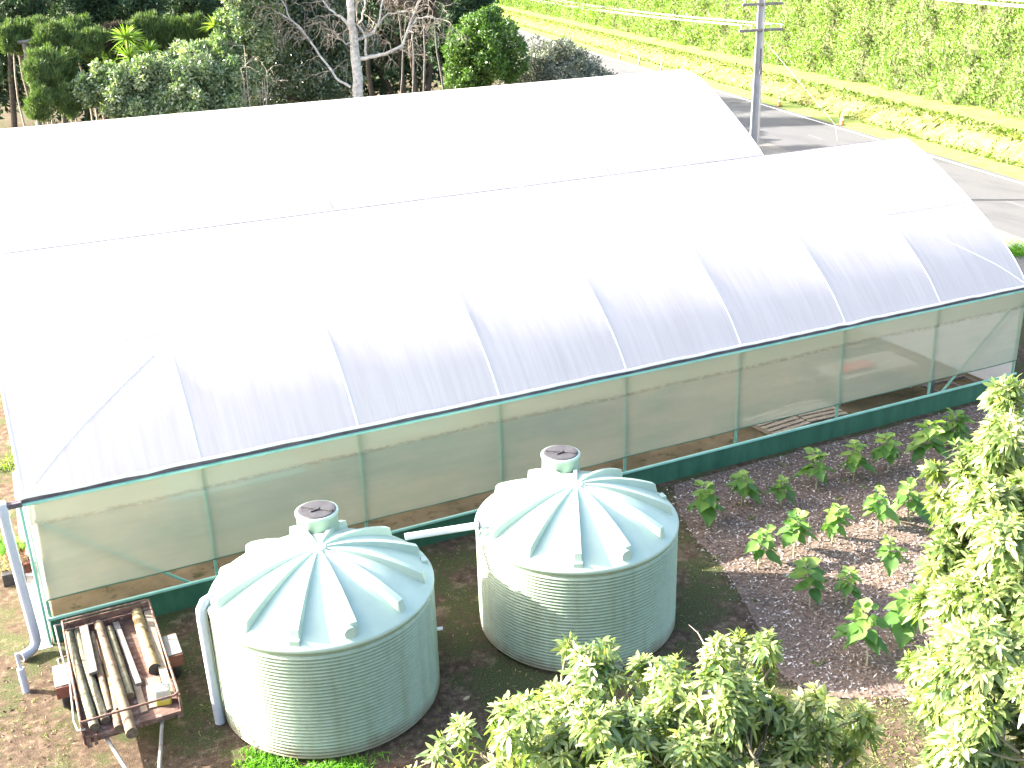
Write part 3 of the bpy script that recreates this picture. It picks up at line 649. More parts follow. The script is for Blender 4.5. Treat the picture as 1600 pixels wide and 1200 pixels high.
# ------------------------------------------------------------------ water tanks
HW = 2.05; HA = 2.74; TR = 1.8
def dome(r): return HW + .03 + (HA - HW - .03) * (1 - (r / TR) ** 1.75)
def make_tank(loc, label):
    o = empty('water_tank', loc, label, 'water tank', 'corrugated water tanks')
    prof = [(1.70, 0.0), (1.735, .02)]; nr = 31; z0 = .06; p = (HW - .12 - z0) / nr
    for k in range(nr):
        z = z0 + k * p
        for f, r in ((0, 1.728), (.12, 1.742), (.30, 1.790), (.5, 1.80), (.70, 1.790), (.88, 1.742)): prof.append((r, z + f * p))
    prof += [(1.757, HW - .115), (1.765, HW - .07), (1.79, HW - .055), (1.80, HW - .04)]
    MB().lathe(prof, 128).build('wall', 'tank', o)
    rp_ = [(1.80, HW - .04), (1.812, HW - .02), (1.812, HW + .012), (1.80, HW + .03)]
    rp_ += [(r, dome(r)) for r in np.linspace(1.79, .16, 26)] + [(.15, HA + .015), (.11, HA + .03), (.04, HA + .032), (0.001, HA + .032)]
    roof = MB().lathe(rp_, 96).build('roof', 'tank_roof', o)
    for k in range(12):                                             # raised ribs with a blunt outer end
        a = R(30 * k); ca, sa = math.cos(a), math.sin(a); V = []; F = []; rr = np.linspace(.13, 1.66, 16)
        for r in rr:
            t = r / 1.66; hw_ = .012 + .046 * t; h = .010 + .150 * t ** 1.1
            for s, dz in ((-(hw_ + +.008 + .016 * t), -.02), (-hw_, h), (hw_, h), (hw_ + +.008 + .016 * t, -.02)): V.append((r * ca - s * sa, r * sa + s * ca, dome(r) + dz))
        r = 1.71; t = 1; V += [(r * ca - s * sa, r * sa + s * ca, dome(r) - .03) for s in (-.095, -.06, .06, .095)]
        n = len(rr) + 1
        for i in range(n - 1):
            for j in range(3): F.append((i * 4 + j, (i + 1) * 4 + j, (i + 1) * 4 + j + 1, i * 4 + j + 1))
        b = MB(); b.add(V, F); b.build('rib', 'tank_roof', roof)
    # manhole neck and lid
    mx, my = .29, 1.03; zt = 2.855
    MB().lathe([(.36, dome(1.1) - .25), (.345, zt - .05), (.365, zt - .045), (.365, zt), (.345, zt + .012), (.325, zt + .012)], 40, (mx, my, 0)).build('manhole_neck', 'tank_roof', o)
    ld = MB().lathe([(.325, zt), (.325, zt + .02), (.31, zt + .028), (.25, zt + .022), (.17, zt + .03), (.08, zt + .022), (.001, zt + .024)], 40, (mx, my, 0)).build('manhole_lid', 'lid', o)
    MB().box((mx, my, zt + .036), (.56, .035, .02), rz=R(-42), bev=.005).box((mx, my, zt + .045), (.10, .07, .025), rz=R(-42), bev=.006).box((mx - .03, my - .03, zt + .036), (.03, .20, .016), rz=R(-75), bev=.004).build('lid_bar', 'lid', ld)
    MB().box((mx + .2, my - .19, zt + .04), (.06, .05, .04), rz=R(-42), bev=.008).build('lid_catch', 'black', ld)
    MB().tube([(-.07, -1.42, HW + .155), (-.07, -1.60, HW + .155), (-.07, -1.735, HW + .155)], .088, 20).tube([(-.07, -1.69, HW + .155), (-.07, -1.74, HW + .155)], .098, 20).box((-.07, -1.62, HW + .05), (.17, .2, .14), bev=.02).build('overflow_stub', 'tank_roof', o)
    for a in (-120, -8, 172):
        MB().box((1.70 * math.cos(R(a)), 1.70 * math.sin(R(a)), HW + .08), (.10, .17, .13), rz=R(a), bev=.012).build('lifting_lug', 'tank_roof', o)
    return o
ta = make_tank((4.137, -3.736, 0), 'pale green corrugated water tank nearer the log trailer, with downpipe at its left side')
tb = copy_tree(ta); tb.location = (8.795, -3.798, 0); tb.rotation_euler.z = R(2)
tb['label'] = 'pale green corrugated water tank beside the mulched bed, half shaded, behind the leafy bush'
ip = MB().tube([(-1.55, .36, 2.15), (-1.70, .33, 2.15), (-1.82, .29, 2.13), (-1.89, .25, 2.04), (-1.905, .2, 1.9), (-1.90, .14, 1.0), (-1.89, .06, .0)], .085, 14)
ip.tube([(-1.52, .37, 2.15), (-1.66, .34, 2.15)], .10, 14)
ip.build('inlet_pipe', 'pvc', ta)
MB().tube([(1.79, .25, .35), (1.98, .10, .35), (2.0, .05, .30)], .04, 10).build('outlet_tap', 'white_pvc', tb)
MB().tube([(1.74, -.5, .95), (1.83, -.53, .95)], .03, 8).build('wall_fitting', 'white_pvc', ta)
lp = MB().tube([(5.78, -3.20, 2.22), (7.28, -3.48, 2.22)], .062, 14); lp.tube([(7.10, -3.446, 2.22), (7.30, -3.484, 2.22)], .078, 14)
lp = tag(lp.build('link_pipe', 'white_pvc'), 'white plastic pipe joining the roofs of the two tanks', 'pipe')
MB().tube([(7.05, -3.437, 2.22), (7.07, -3.441, 2.22)], .088, 14).build('seal_ring', 'black', lp)

# ------------------------------------------------------------------ trailer with old posts
tl = empty('trailer', (.95, -2.3, 0), 'rusty box trailer with pipe rails, loaded with old posts and planks, left of the tanks', 'trailer')
TX, TY = .73, 1.52
dk = MB().box((0, 0, .52), (2 * TX, 2 * TY, .05)); dk.build('deck', 'deck', tl)
ch = MB()
for s in (-1, 1): ch.box((s * (TX - .04), 0, .455), (.07, 2 * TY, .075)); 
for y in (-1.45, -.5, .5, 1.45): ch.box((0, y, .455), (2 * TX - .16, .06, .07))
ch.build('chassis', 'rust', tl)
bd = MB().box((0, TY + .02, .66), (2 * TX, .025, .28)); bd.build('tailgate', 'rust', tl)
for s in (-1, 1): MB().box((s * (TX + .015), 0, .60), (.02, 2 * TY, .13)).build('side_board', 'rust', tl)
rl = MB(); zr = .86
loop = [(-TX, TY, zr), (TX - .06, TY, zr), (TX, TY - .06, zr), (TX, -TY + .06, zr), (TX - .06, -TY, zr), (-TX, -TY, zr), (-TX, TY, zr)]
for a, b in zip(loop[:-1], loop[1:]): rl.tube([a, b], .02, 8)
for x, y in ((-TX, TY), (TX, TY), (TX, -TY), (-TX, -TY)): rl.tube([(x, y, zr), (x, y, .45)], .02, 8)
for y in (-.5, .55):
    for s in (-1, 1): rl.tube([(s * TX, y, zr), (s * TX, y, .5)], .015, 6)
rl.tube([(-TX, TY - .1, zr - .14), (TX, TY - .1, zr - .14)], .013, 6)
rl.build('rail', 'rust', tl)
MB().tube([(-TX - .02, TY, .80), (-TX - .13, TY - .05, .84), (-TX - .10, .6, .80), (-TX - .05, -.2, .74), (-TX - .09, -TY + .3, .70), (-TX - .06, -TY + .02, .72), (-TX + .05, -TY - .03, .74)], .017, 8).build('bent_rail', 'galv', tl)
MB().tube([(-TX - .18, .9, .52), (-TX - .16, .45, .56)], .012, 6).tube([(-TX - .20, .92, .5), (-TX - .02, .95, .5)], .02, 6).build('side_hook', 'galv', tl)
for s in (-1, 1):
    g = MB(); cx = s * (TX + .15)
    g.box((cx, .28, .60), (.27, .62, .02), bev=.006); g.build('mudguard', 'galv', tl)
    for yy in (-.055, .615): MB().box((cx, yy, .485), (.27, .02, .21)).build('mudguard_end', 'rust_red', tl)
    w = empty('wheel', (cx, .28, .29), None, None); w.parent = tl
    t_ = MB(); pr = [(.17, -.07), (.25, -.085), (.285, -.06), (.29, 0), (.285, .06), (.25, .085), (.17, .07)]
    V = []; F = []; n = 32
    for r, z in pr:
        for j in range(n): a = 2 * math.pi * j / n; V.append((z, r * math.cos(a), r * math.sin(a)))
    for i in range(len(pr) - 1):
        for j in range(n): F.append((i * n + j, i * n + (j + 1) % n, (i + 1) * n + (j + 1) % n, (i + 1) * n + j))
    t_.add(V, F, smooth=True).build('tyre', 'black', w)
    MB().tube([(-.05, 0, 0), (.05, 0, 0)], .17, 20).tube([(-.07, 0, 0), (.07, 0, 0)], .05, 10).build('rim', 'galv', w)
MB().tube([(-TX - .1, .28, .29), (TX + .1, .28, .29)], .025, 8).build('axle', 'rust', tl)
MB().box((-TX + .06, -TY - .03, .5), (.07, .02, .22)).box((-TX + .16, -TY - .03, .5), (.05, .02, .18)).build('front_bracket', 'rust', tl)
for x in (-.42, .42): MB().tube([(x, -TY + .05, .42), (x * .12, -TY - 1.75, .38)], .03, 8).build('drawbar_arm', 'galv', tl)
MB().box((0, -TY - 1.85, .38), (.10, .28, .07), bev=.02).build('coupling', 'rust', tl)

def log(name, label, p0, p1, r, mat, seed, group='old fence posts on the trailer', hollow=False):
    rng = np.random.default_rng(seed); a, b = np.array(p0), np.array(p1); n = 16; k = 14; V = []; F = []
    t = (b - a) / np.linalg.norm(b - a); u = np.cross(t, [0, 0, 1.0]); u /= np.linalg.norm(u); w = np.cross(t, u)
    if w[2] < 0: w = -w; u = -u
    lob = rng.uniform(0, 6.28, 3); bend = rng.normal(0, .012)
    for i in range(k + 1):
        s = i / k; c = a + (b - a) * s + u * bend * math.sin(s * 3.1); rr = r * (1.08 + .12 * s + rng.normal(0, .012))
        for j in range(n):
            q_ = 2 * math.pi * j / n; e = rr * (1 + .05 * math.sin(2 * q_ + lob[0]) + .03 * math.sin(5 * q_ + lob[1] + s * 2) + rng.normal(0, .012)); V.append(c + (u * math.cos(q_) + w * math.sin(q_)) * e)
    for i in range(k):
        for j in range(n): F.append((i * n + j, i * n + (j + 1) % n, (i + 1) * n + (j + 1) % n, (i + 1) * n + j))
    m = MB(); m.add(V, F, 0, True); m.add(V[:n], [tuple(range(n))], 1); m.add(V[-n:], [tuple(range(n))], 1)
    org = (a + b) / 2; m.v = [tuple(np.array(p) - org) for p in m.v]
    o = m.build(name, [mat, 'black' if hollow else 'log_end'], loc=tuple(org)); return tag(o, label, 'log' if 'log' in name else 'post', group)
log('fence_post', 'long greenish post lying against the left rail of the trailer', (0.288, -0.591, 0.64), (0.398, -3.739, 0.64), .062, 'log_green', 1)
log('fence_post', 'greenish post second from the left rail, under the grey split board', (0.419, -0.584, 0.62), (0.569, -3.616, 0.62), .058, 'log_green', 2)
log('fence_post', 'thin brown topped post between the grey split board and the thickest post', (0.64, -1.132, 0.68), (0.659, -3.422, 0.62), .045, 'log_brown', 3)
log('fence_post', 'thin post with a yellow worn end just left of the thickest post', (0.755, -1.144, 0.61), (0.76, -3.445, 0.61), .048, 'log_yellow', 4)
log('fence_post', 'thickest long brown post, sticking out past the front rail', (0.786, -0.848, 0.66), (0.888, -4.203, 0.68), .075, 'log_brown', 5)
log('fence_post', 'mossy post right of the thickest post, left of the white plank', (0.942, -1.021, 0.62), (1.002, -3.177, 0.62), .058, 'log_green', 6)
log('log', 'thick peeling yellow log with a dark hollow end near the right rail', (1.451, -0.706, 0.66), (1.463, -2.692, 0.66), .092, 'log_yellow', 7, None, True)
log('fence_post', 'short dark post end showing beneath the front rail', (0.741, -3.031, 0.59), (0.732, -3.878, 0.6), .055, 'log_brown', 8)
def plank(label, p0, p1, w, t, mat, tilt=0):
    a, b = Vector(p0), Vector(p1); d = b - a; L_ = d.length
    m = MB().box((0, 0, 0), (w, L_, t), bev=.006); o = m.build('plank', mat, loc=(a + b) / 2)
    o.rotation_euler = (math.asin(d.z / L_), tilt, math.atan2(-d.x, d.y)); return tag(o, label, 'plank', 'planks on the trailer')
plank('weathered grey grooved board lying on top of the posts', (0.543, -0.956, 0.75), (0.538, -2.436, 0.74), .14, .05, 'plank_grey', .1)
plank('whitewashed narrow plank in the middle of the trailer', (1.068, -0.855, 0.6), (1.17, -2.885, 0.6), .10, .05, 'plank_white')
plank('short brown plank with its end showing below the whitewashed plank', (1.13, -2.341, 0.56), (1.146, -3.613, 0.56), .11, .03, 'plank_brown')
plank('long pale pine plank along the right rail', (1.629, -0.507, 0.68), (1.567, -3.536, 0.66), .13, .05, 'plank_pale')
plank('wide stained board lying on the deck beside the white container', (1.4, -2.738, 0.56), (1.35, -3.563, 0.56), .24, .02, 'plank_brown')
jc = empty('jerry_can', (1.468, -3.496, 0.545), 'cloudy white plastic container half full of yellow liquid, at front right of the trailer', 'container', None, R(-12))
MB().box((0, 0, .20), (.24, .19, .20), bev=.035).build('body', 'can_white', jc); MB().box((0, 0, .06), (.236, .186, .12), bev=.03).build('liquid', 'can_yellow', jc)
MB().tube([(-.07, 0, .29), (-.05, 0, .35), (.05, 0, .35), (.07, 0, .29)], .016, 8).build('handle', 'can_white', jc); MB().tube([(.09, .05, .29), (.09, .05, .34)], .03, 12).build('cap', 'can_white', jc)

# standpipe, pots at the left end
sp = empty('standpipe', (-.545, -1.3, 0), 'short pale grey pipe stub with a thinner pipe inside, standing in the yard', 'pipe')
MB().tube([(0, 0, -.02), (-.01, .03, .46)], .062, 14).tube([(-.006, .02, .24), (-.0065, .0215, .27)], .068, 14).build('outer_pipe', 'pvc', sp); MB().tube([(-.01, .03, .40), (-.025, .07, .74)], .03, 10).build('inner_pipe', 'pvc', sp)
pp = empty('potted_plant', (-.42, 3.35, 0), 'leafy green plant in a red pot beside the greenhouse corner', 'potted plant')
MB().lathe([(.001, .01), (.12, .01), (.17, .27), (.19, .27), (.19, .31), (.165, .31), (.155, .24), (.001, .24)], 24).build('pot', 'pot', pp)
crown('foliage', 'seedling', pp, [(0, 0, .48, .24, .24, .2), (-.1, .15, .42, .2, .2, .15)], 130, .14, .09, 41, shape='leaf', droop=.3)
pb = empty('planter_box', (-.52, 2.65, 0), 'dark planter box with dry pinkish plants by the concrete path', 'planter')
MB().box((0, 0, .13), (.42, .3, .26), bev=.01).build('box', 'black', pb)
crown('foliage', 'dry', pb, [(0, .02, .36, .26, .2, .14), (.05, .15, .42, .2, .2, .14)], 420, .09, .03, 42, upright=.6, shape='blade')
dp_ = empty('potted_plant', (-.28, 2.95, 0), 'small dry plant in a pinkish round pot between path and planter box', 'potted plant')
MB().lathe([(.001, .01), (.10, .01), (.14, .22), (.155, .22), (.155, .25), (.13, .25), (.12, .2), (.001, .2)], 20).build('pot', 'rust_red', dp_); crown('foliage', 'dry', dp_, [(0, 0, .32, .15, .15, .1)], 120, .09, .03, 43, upright=.6, shape='blade')
def weed(loc, r, n, label, seed, mat='grassblade'):
    rng = np.random.default_rng(seed); a = rng.uniform(0, 6.28, n); D = np.column_stack([np.cos(a), np.sin(a), rng.uniform(.5, 2, n)]); P = np.column_stack([rng.normal(0, r * .4, n), rng.normal(0, r * .4, n), np.zeros(n)])
    o = leafmesh('weed_clump', mat, P, D, unit(rng.normal(size=(n, 3))), rng.uniform(.5, 1.2, n) * r, .035, rng.normal(.5, .25, n), shape='blade', droop=.4); o.location = loc; tag(o, label, 'weed')
weed((-.75, 4.2, 0), .35, 160, 'green leafy weed growing behind the red pot', 51, 'lushgrass')
weed((-.15, 8.6, 0), .5, 200, 'dry grass clump under the left roof edge of the near greenhouse', 52)

# ------------------------------------------------------------------ seedlings in the mulch
def seedling(loc, h, seed, label, nl=11, big=1.0, mat='seedling'):
    o = empty('seedling', loc, label, 'seedling', 'seedlings planted in the mulched bed'); rng = np.random.default_rng(seed)
    lx, ly = rng.normal(0, .11, 2); top = np.array([lx, ly, h * .93]); m = MB()
    pts = [(lx * t * t, ly * t * t, h * .93 * t - .02) for t in np.linspace(0, 1, 6)]; m.tube(pts, [.017, .016, .014, .012, .010, .007], 7)
    P, D, L_, T = [], [], [], []
    for k in range(nl):
        f = k / (nl - 1); hh = h * (.46 + .50 * f) + rng.normal(0, .015); a = k * 2.399 + rng.uniform(-.7, .7) + seed
        ll = big * (.365 - .15 * f) * rng.uniform(.65, 1.25); pet = ll * .26; e = .15 + .9 * f
        base = np.array([lx * (hh / h) ** 2, ly * (hh / h) ** 2, hh]); d = np.array([math.cos(a), math.sin(a), e]); d /= np.linalg.norm(d); tip = base + d * pet
        m.tube([base, base + d * pet * .5 + np.array([0, 0, .01]), tip], .006, 5)
        dd = np.array([math.cos(a), math.sin(a), -.5 + 1.15 * f + rng.normal(0, .22)]); P.append(tip); D.append(dd); L_.append(ll); T.append(.20 + .55 * f + rng.normal(0, .14))
    m.build('stem', 'stem', o); D = np.array(D); n = len(P)
    leafmesh('foliage', mat, np.array(P), D, unit(np.array([[0, 0, 1.0]] * n) + D * np.array([.5, .5, 0]) + rng.normal(size=(n, 3)) * .15), np.array(L_), np.array(L_) * .80, np.array(T), o, 'broad', .32)
SEED = [
 (12.9, -2.1, .98, 'bushy dark seedling at left end of the greenhouse row, closest to the right tank', 13, 1.05),
 (14.04, -1.76, .85, 'slim seedling second from left in the row nearest the greenhouse', 9, .85),
 (14.79, -2.17, .72, 'small seedling with yellowish top, third in the row nearest the greenhouse', 10, .75),
 (15.96, -1.95, .85, 'broad seedling fourth from left in the row nearest the greenhouse', 12, .95),
 (17.0, -1.99, .90, 'seedling on a pale stem, fifth in the row nearest the greenhouse', 10, .95),
 (17.89, -2.12, .95, 'seedling sixth in the row nearest the greenhouse, below the green skirt', 11, 1.0),
 (18.82, -2.25, 1.15, 'tallest shaded seedling of the row nearest the greenhouse', 12, 1.15),
 (20.3, -1.75, .85, 'spreading seedling at the right end of the greenhouse row, half behind the tree', 9, 1.15),
 (12.72, -4.06, .80, 'shaded seedling at left end of the second row', 9, .85),
 (13.64, -4.01, .95, 'sunlit leafy seedling second from left in the middle row', 13, .95),
 (14.65, -3.98, .88, 'sunlit bushy seedling third from left in the middle row', 13, .9),
 (15.81, -4.02, .92, 'sunlit seedling on a bare pale stem in the middle row', 8, 1.0),
 (16.66, -4.02, .90, 'sunlit broad leaved seedling at right end of the middle row', 9, 1.1),
 (12.73, -5.59, .98, 'seedling with large hanging leaves, left in the third row', 10, 1.05),
 (13.38, -5.83, .75, 'small curled dark seedling beside the large leaved one in the third row', 10, .7),
 (14.9, -5.4, .78, 'sunlit small seedling at the edge of the bright patch', 10, .8),
 (12.43, -7.42, 1.12, 'big sunlit seedling nearest the camera with the largest pale leaves', 11, 1.15),
 (13.31, -7.30, 1.15, 'seedling behind the biggest one, close against the leafy tree', 11, 1.1)]
for k, (x, y, h, lb, nl, bg_) in enumerate(SEED): seedling((x, y, .01), h, 60 + k, lb, nl + 12, bg_)

# ------------------------------------------------------------------ two leafy foreground trees
def avocado(base, blobs, n, seed, label, ln, bare=()):
    o = empty('leafy_tree', base, label, 'tree'); rng = np.random.default_rng(seed); bx = np.array(base, float)
    C, Rr, O, B = clumps(rng, blobs, 15, (.26, .42))
    w = Rr ** 2; idx = rng.choice(len(C), n, p=w / w.sum()); d = unit(rng.normal(size=(n, 3)) + O[idx] * .9 + np.array([0, 0, .25]))
    tips = C[idx] + d * (Rr[idx] * rng.uniform(.55, 1.1, n))[:, None]
    axes = unit(d + np.array([0, 0, .55]) + rng.normal(size=(n, 3)) * .3)
    t = MB(); fork = np.array([0, 0, 1.0]); limb(t, (0, 0, -.1), fork, .16, .13, rng, 10, .03)
    for b in blobs:
        c = np.array(b[:3]) - bx; pts = limb(t, fork, c, .06, .02, rng, 7, .07)
    for i in range(len(C)):
        b = blobs[B[i]]; limb(t, np.array(b[:3]) - bx + rng.normal(size=3) * .1, C[i] - bx, .016, .006, rng, 5, .08, 4)
    for i in range(0, n, 2): t.tube([C[idx[i]] - bx, tips[i] - bx], [.007, .004], 4, cap=False)
    t.build('trunk', 'bark_twig', o)
    whorls('crown', 'avocado', o, tips - axes * .02, axes, 11, ln, ln * .30, seed + 1, origin=base, tint0=.47)
    if bare:
        for br in bare: MB().tube([np.array(p) - bx for p in br], [.012 - .009 * i / (len(br) - 1) for i in range(len(br))], 6).build('bare_twig', 'pink_twig', o)
    return o
BLA = [(4.917, -12.065, 4.541, 0.85, 0.85, 0.85), (4.53, -11.053, 4.748, 0.5, 0.5, 0.5), (6.267, -12.032, 4.935, 0.5, 0.5, 0.5), (3.783, -11.275, 4.583, 0.45, 0.45, 0.45), (6.267, -12.655, 4.817, 0.55, 0.55, 0.55), (5.278, -11.486, 4.581, 0.5, 0.5, 0.5), (3.278, -11.232, 4.566, 0.28, 0.28, 0.28), (5.155, -12.733, 4.676, 0.9, 0.9, 0.9), (4.152, -12.229, 4.694, 0.8, 0.8, 0.8), (4.305, -13.045, 4.476, 1.1, 1.1, 1.1), (6.259, -13.106, 4.726, 0.45, 0.45, 0.45), (5.438, -12.124, 4.676, 0.6, 0.6, 0.6), (4.67, -11.666, 4.638, 0.55, 0.55, 0.55), (4.07, -11.645, 4.636, 0.5, 0.5, 0.5), (5.695, -12.744, 4.748, 0.6, 0.6, 0.6)]
BLB = [(8.967, -12.639, 7.042, 0.6, 0.6, 0.6), (8.486, -12.598, 6.739, 0.42, 0.42, 0.42), (8.125, -12.704, 6.275, 0.48, 0.48, 0.48), (8.264, -13.309, 6.218, 0.8, 0.8, 0.8), (7.837, -13.117, 5.837, 0.48, 0.48, 0.48), (7.626, -13.575, 5.514, 0.5, 0.5, 0.5), (7.784, -13.927, 5.757, 0.8, 0.8, 0.8), (7.268, -14.194, 5.29, 0.62, 0.62, 0.62), (7.188, -13.903, 5.101, 0.25, 0.25, 0.25), (9.058, -13.137, 6.573, 0.9, 0.9, 0.9), (8.415, -13.907, 5.857, 1.0, 1.0, 1.0), (9.077, -12.199, 7.112, 0.28, 0.28, 0.28), (7.695, -12.734, 5.866, 0.2, 0.2, 0.2), (8.118, -12.373, 6.457, 0.22, 0.22, 0.22), (7.373, -13.353, 5.25, 0.28, 0.28, 0.28), (7.084, -13.747, 4.955, 0.3, 0.3, 0.3), (8.019, -13.302, 5.888, 0.6, 0.6, 0.6), (7.011, -14.211, 5.013, 0.5, 0.5, 0.5), (8.71, -13.004, 6.601, 0.7, 0.7, 0.7), (7.871, -12.596, 6.05, 0.3, 0.3, 0.3), (8.384, -12.265, 6.786, 0.26, 0.26, 0.26), (7.649, -13.106, 5.616, 0.45, 0.45, 0.45), (7.456, -13.63, 5.274, 0.48, 0.48, 0.48), (7.913, -13.486, 5.763, 0.6, 0.6, 0.6), (8.498, -12.768, 6.545, 0.5, 0.5, 0.5)]
avocado((4.81, -12.345, 0.0), BLA, 3300, 71, 'leafy yellow-green bush in front of the right tank, with bare pink twigs on top', .165, [[(5.669, -11.881, 4.936), (5.832, -11.723, 5.07), (5.915, -11.66, 5.21), (5.888, -11.542, 5.324), (5.838, -11.46, 5.379)], [(5.832, -11.723, 5.07), (5.958, -11.773, 5.119), (6.077, -11.812, 5.177)], [(5.3, -11.505, 4.739), (5.358, -11.446, 4.845), (5.374, -11.371, 4.941), (5.294, -11.273, 4.996)], [(5.361, -11.44, 4.855), (5.23, -11.437, 4.93), (5.097, -11.359, 4.925)]])
avocado((8.398, -13.459, 0.0), BLB, 7600, 72, 'tall leafy tree at the right edge, in front of the mulched bed', .175)
fl = leafmesh('fallen_leaf', 'dry', np.array([[0, 0, .02]]), np.array([[1, .3, .05]]), np.array([[0.1, 0, 1.0]]), .16, .09, np.array([.95]), shape='leaf'); fl.location = (5.95, -5.05, 0); tag(fl, 'yellow fallen leaf on bare soil right of the nearer tank', 'leaf')

# ------------------------------------------------------------------ power pole, wires, cones
pole = empty('power_pole', (32.8, 22.55, 0), 'grey concrete power pole with two crossarms, rising beyond the greenhouse roofs', 'power pole')
V = []; F = []; n = 7
for i in range(n):
    t = i / (n - 1); z = 10.6 * t; a, b = .20 - .08 * t, .23 - .09 * t; w = .055
    ring = [(-a, -b), (a, -b), (a, -b + w), (a * .45, -b + w * 1.6), (a * .45, b - w * 1.6), (a, b - w), (a, b), (-a, b), (-a, b - w), (-a * .45, b - w * 1.6), (-a * .45, -b + w * 1.6), (-a, -b + w)]
    V += [(x, y, z) for x, y in ring]
for i in range(n - 1):
    for j in range(12): F.append((i * 12 + j, i * 12 + (j + 1) % 12, (i + 1) * 12 + (j + 1) % 12, (i + 1) * 12 + j))
F.append(tuple(range((n - 1) * 12, n * 12))); po = MB().add(V, F).build('post', 'poleconc', pole); po.rotation_euler.z = R(58)
AD = np.array([.97, -.24, 0])
for z, hl in ((7.70, 1.05), (8.80, .95), (9.75, 1.1)):
    a = MB().box((-.10 * .24, -.10, z), (2 * hl, .10, .12), rz=math.atan2(-.24, .97), bev=.01).build('crossarm', 'armwood', pole)
    for s in (-.92, -.45, .45, .92):
        MB().lathe([(.012, 0), (.012, .08), (.04, .09), (.045, .13), (.03, .17), (.001, .18)], 10, (AD[0] * s * hl - .024, AD[1] * s * hl - .10, z + .06)).build('insulator', 'white_pvc', a)
MB().tube([(.05, -.12, 6.9), (.05, -.14, 6.2), (.0, -.16, 5.8)], .06, 8).build('cable_box', 'batten', pole)
def wire(label, z, off, s0, s1, sag=.5, r=.005):
    p = np.array([32.8, 22.55]); pts = []
    for t in np.linspace(0, 1, 24):
        s = s0 + (s1 - s0) * t; q_ = p + AD[:2] * off + RD * s; pts.append((q_[0], q_[1], z - sag * 4 * t * (1 - t)))
    tag(MB().tube(pts, r, 5).build('power_line', 'wire'), label, 'power line', 'overhead wires on the pole')
for off, nm in ((-.95, 'left'), (-.47, 'inner left'), (.47, 'inner right'), (.95, 'right')):
    wire(f'thin white wire running up the road from the {nm} side of the lower crossarm', 7.92, off, 0, 75)
for off, nm in ((-1.0, 'left'), (-.5, 'inner left'), (.5, 'inner right'), (1.0, 'right')):
    wire(f'white wire from the {nm} end of the top crossarm, crossing the upper right corner', 9.98, off, 0, -48, .45, .009)
tag(MB().tube([(32.85, 22.5, 7.4), (35.3, 20.0, 3.6), (37.574, 21.619, 0.0)], .014, 6).build('stay_wire', 'wire'), 'white stay wire slanting from the pole down to the road side', 'stay wire')

def cone(x, y, h, label, base='black'):
    o = empty('traffic_cone', (x, y, .013), label, 'traffic cone', 'traffic cones along the far road edge'); k = h / .9
    MB().box((0, 0, .02), (.38 * k, .38 * k, .04), bev=.01).build('base', base, o)
    f = lambda t: (.14 - .115 * t) * k
    for nm, a, b, mt in (('cone_bottom', .04, .32, 'orange'), ('white_band', .32, .52, 'cone_white'), ('cone_middle', .52, .64, 'orange'), ('upper_band', .64, .78, 'cone_white'), ('cone_top', .78, 1.0, 'orange')):
        e = .003 if 'band' in nm else 0
        MB().lathe([(f(a) + e, a * h), (f(b) + e, b * h)] + ([(.001, h)] if b == 1 else []), 18).build(nm, mt, o)
for s, o_, h, lb in ((67.5, .75, .95, 'red traffic cone farthest up the road, past the grey bush'), (61, .75, 1.0, 'pale marker cone second farthest up the road'), (54.5, .8, .95, 'orange cone above the far greenhouse ridge end'), (33.3, 1.0, .55, 'small red cone lying just beyond the far roof corner'),
                     (28.5, .75, .95, 'orange cone half hidden behind the power pole'), (18.9, .7, .95, 'tall orange and white cone right of the power pole'), (-.3, .8, .95, 'orange and white cone at the right edge of the picture')):
    x, y = rp(s, o_); cone(x, y, h, lb, 'black' if s < 60 else 'orange')

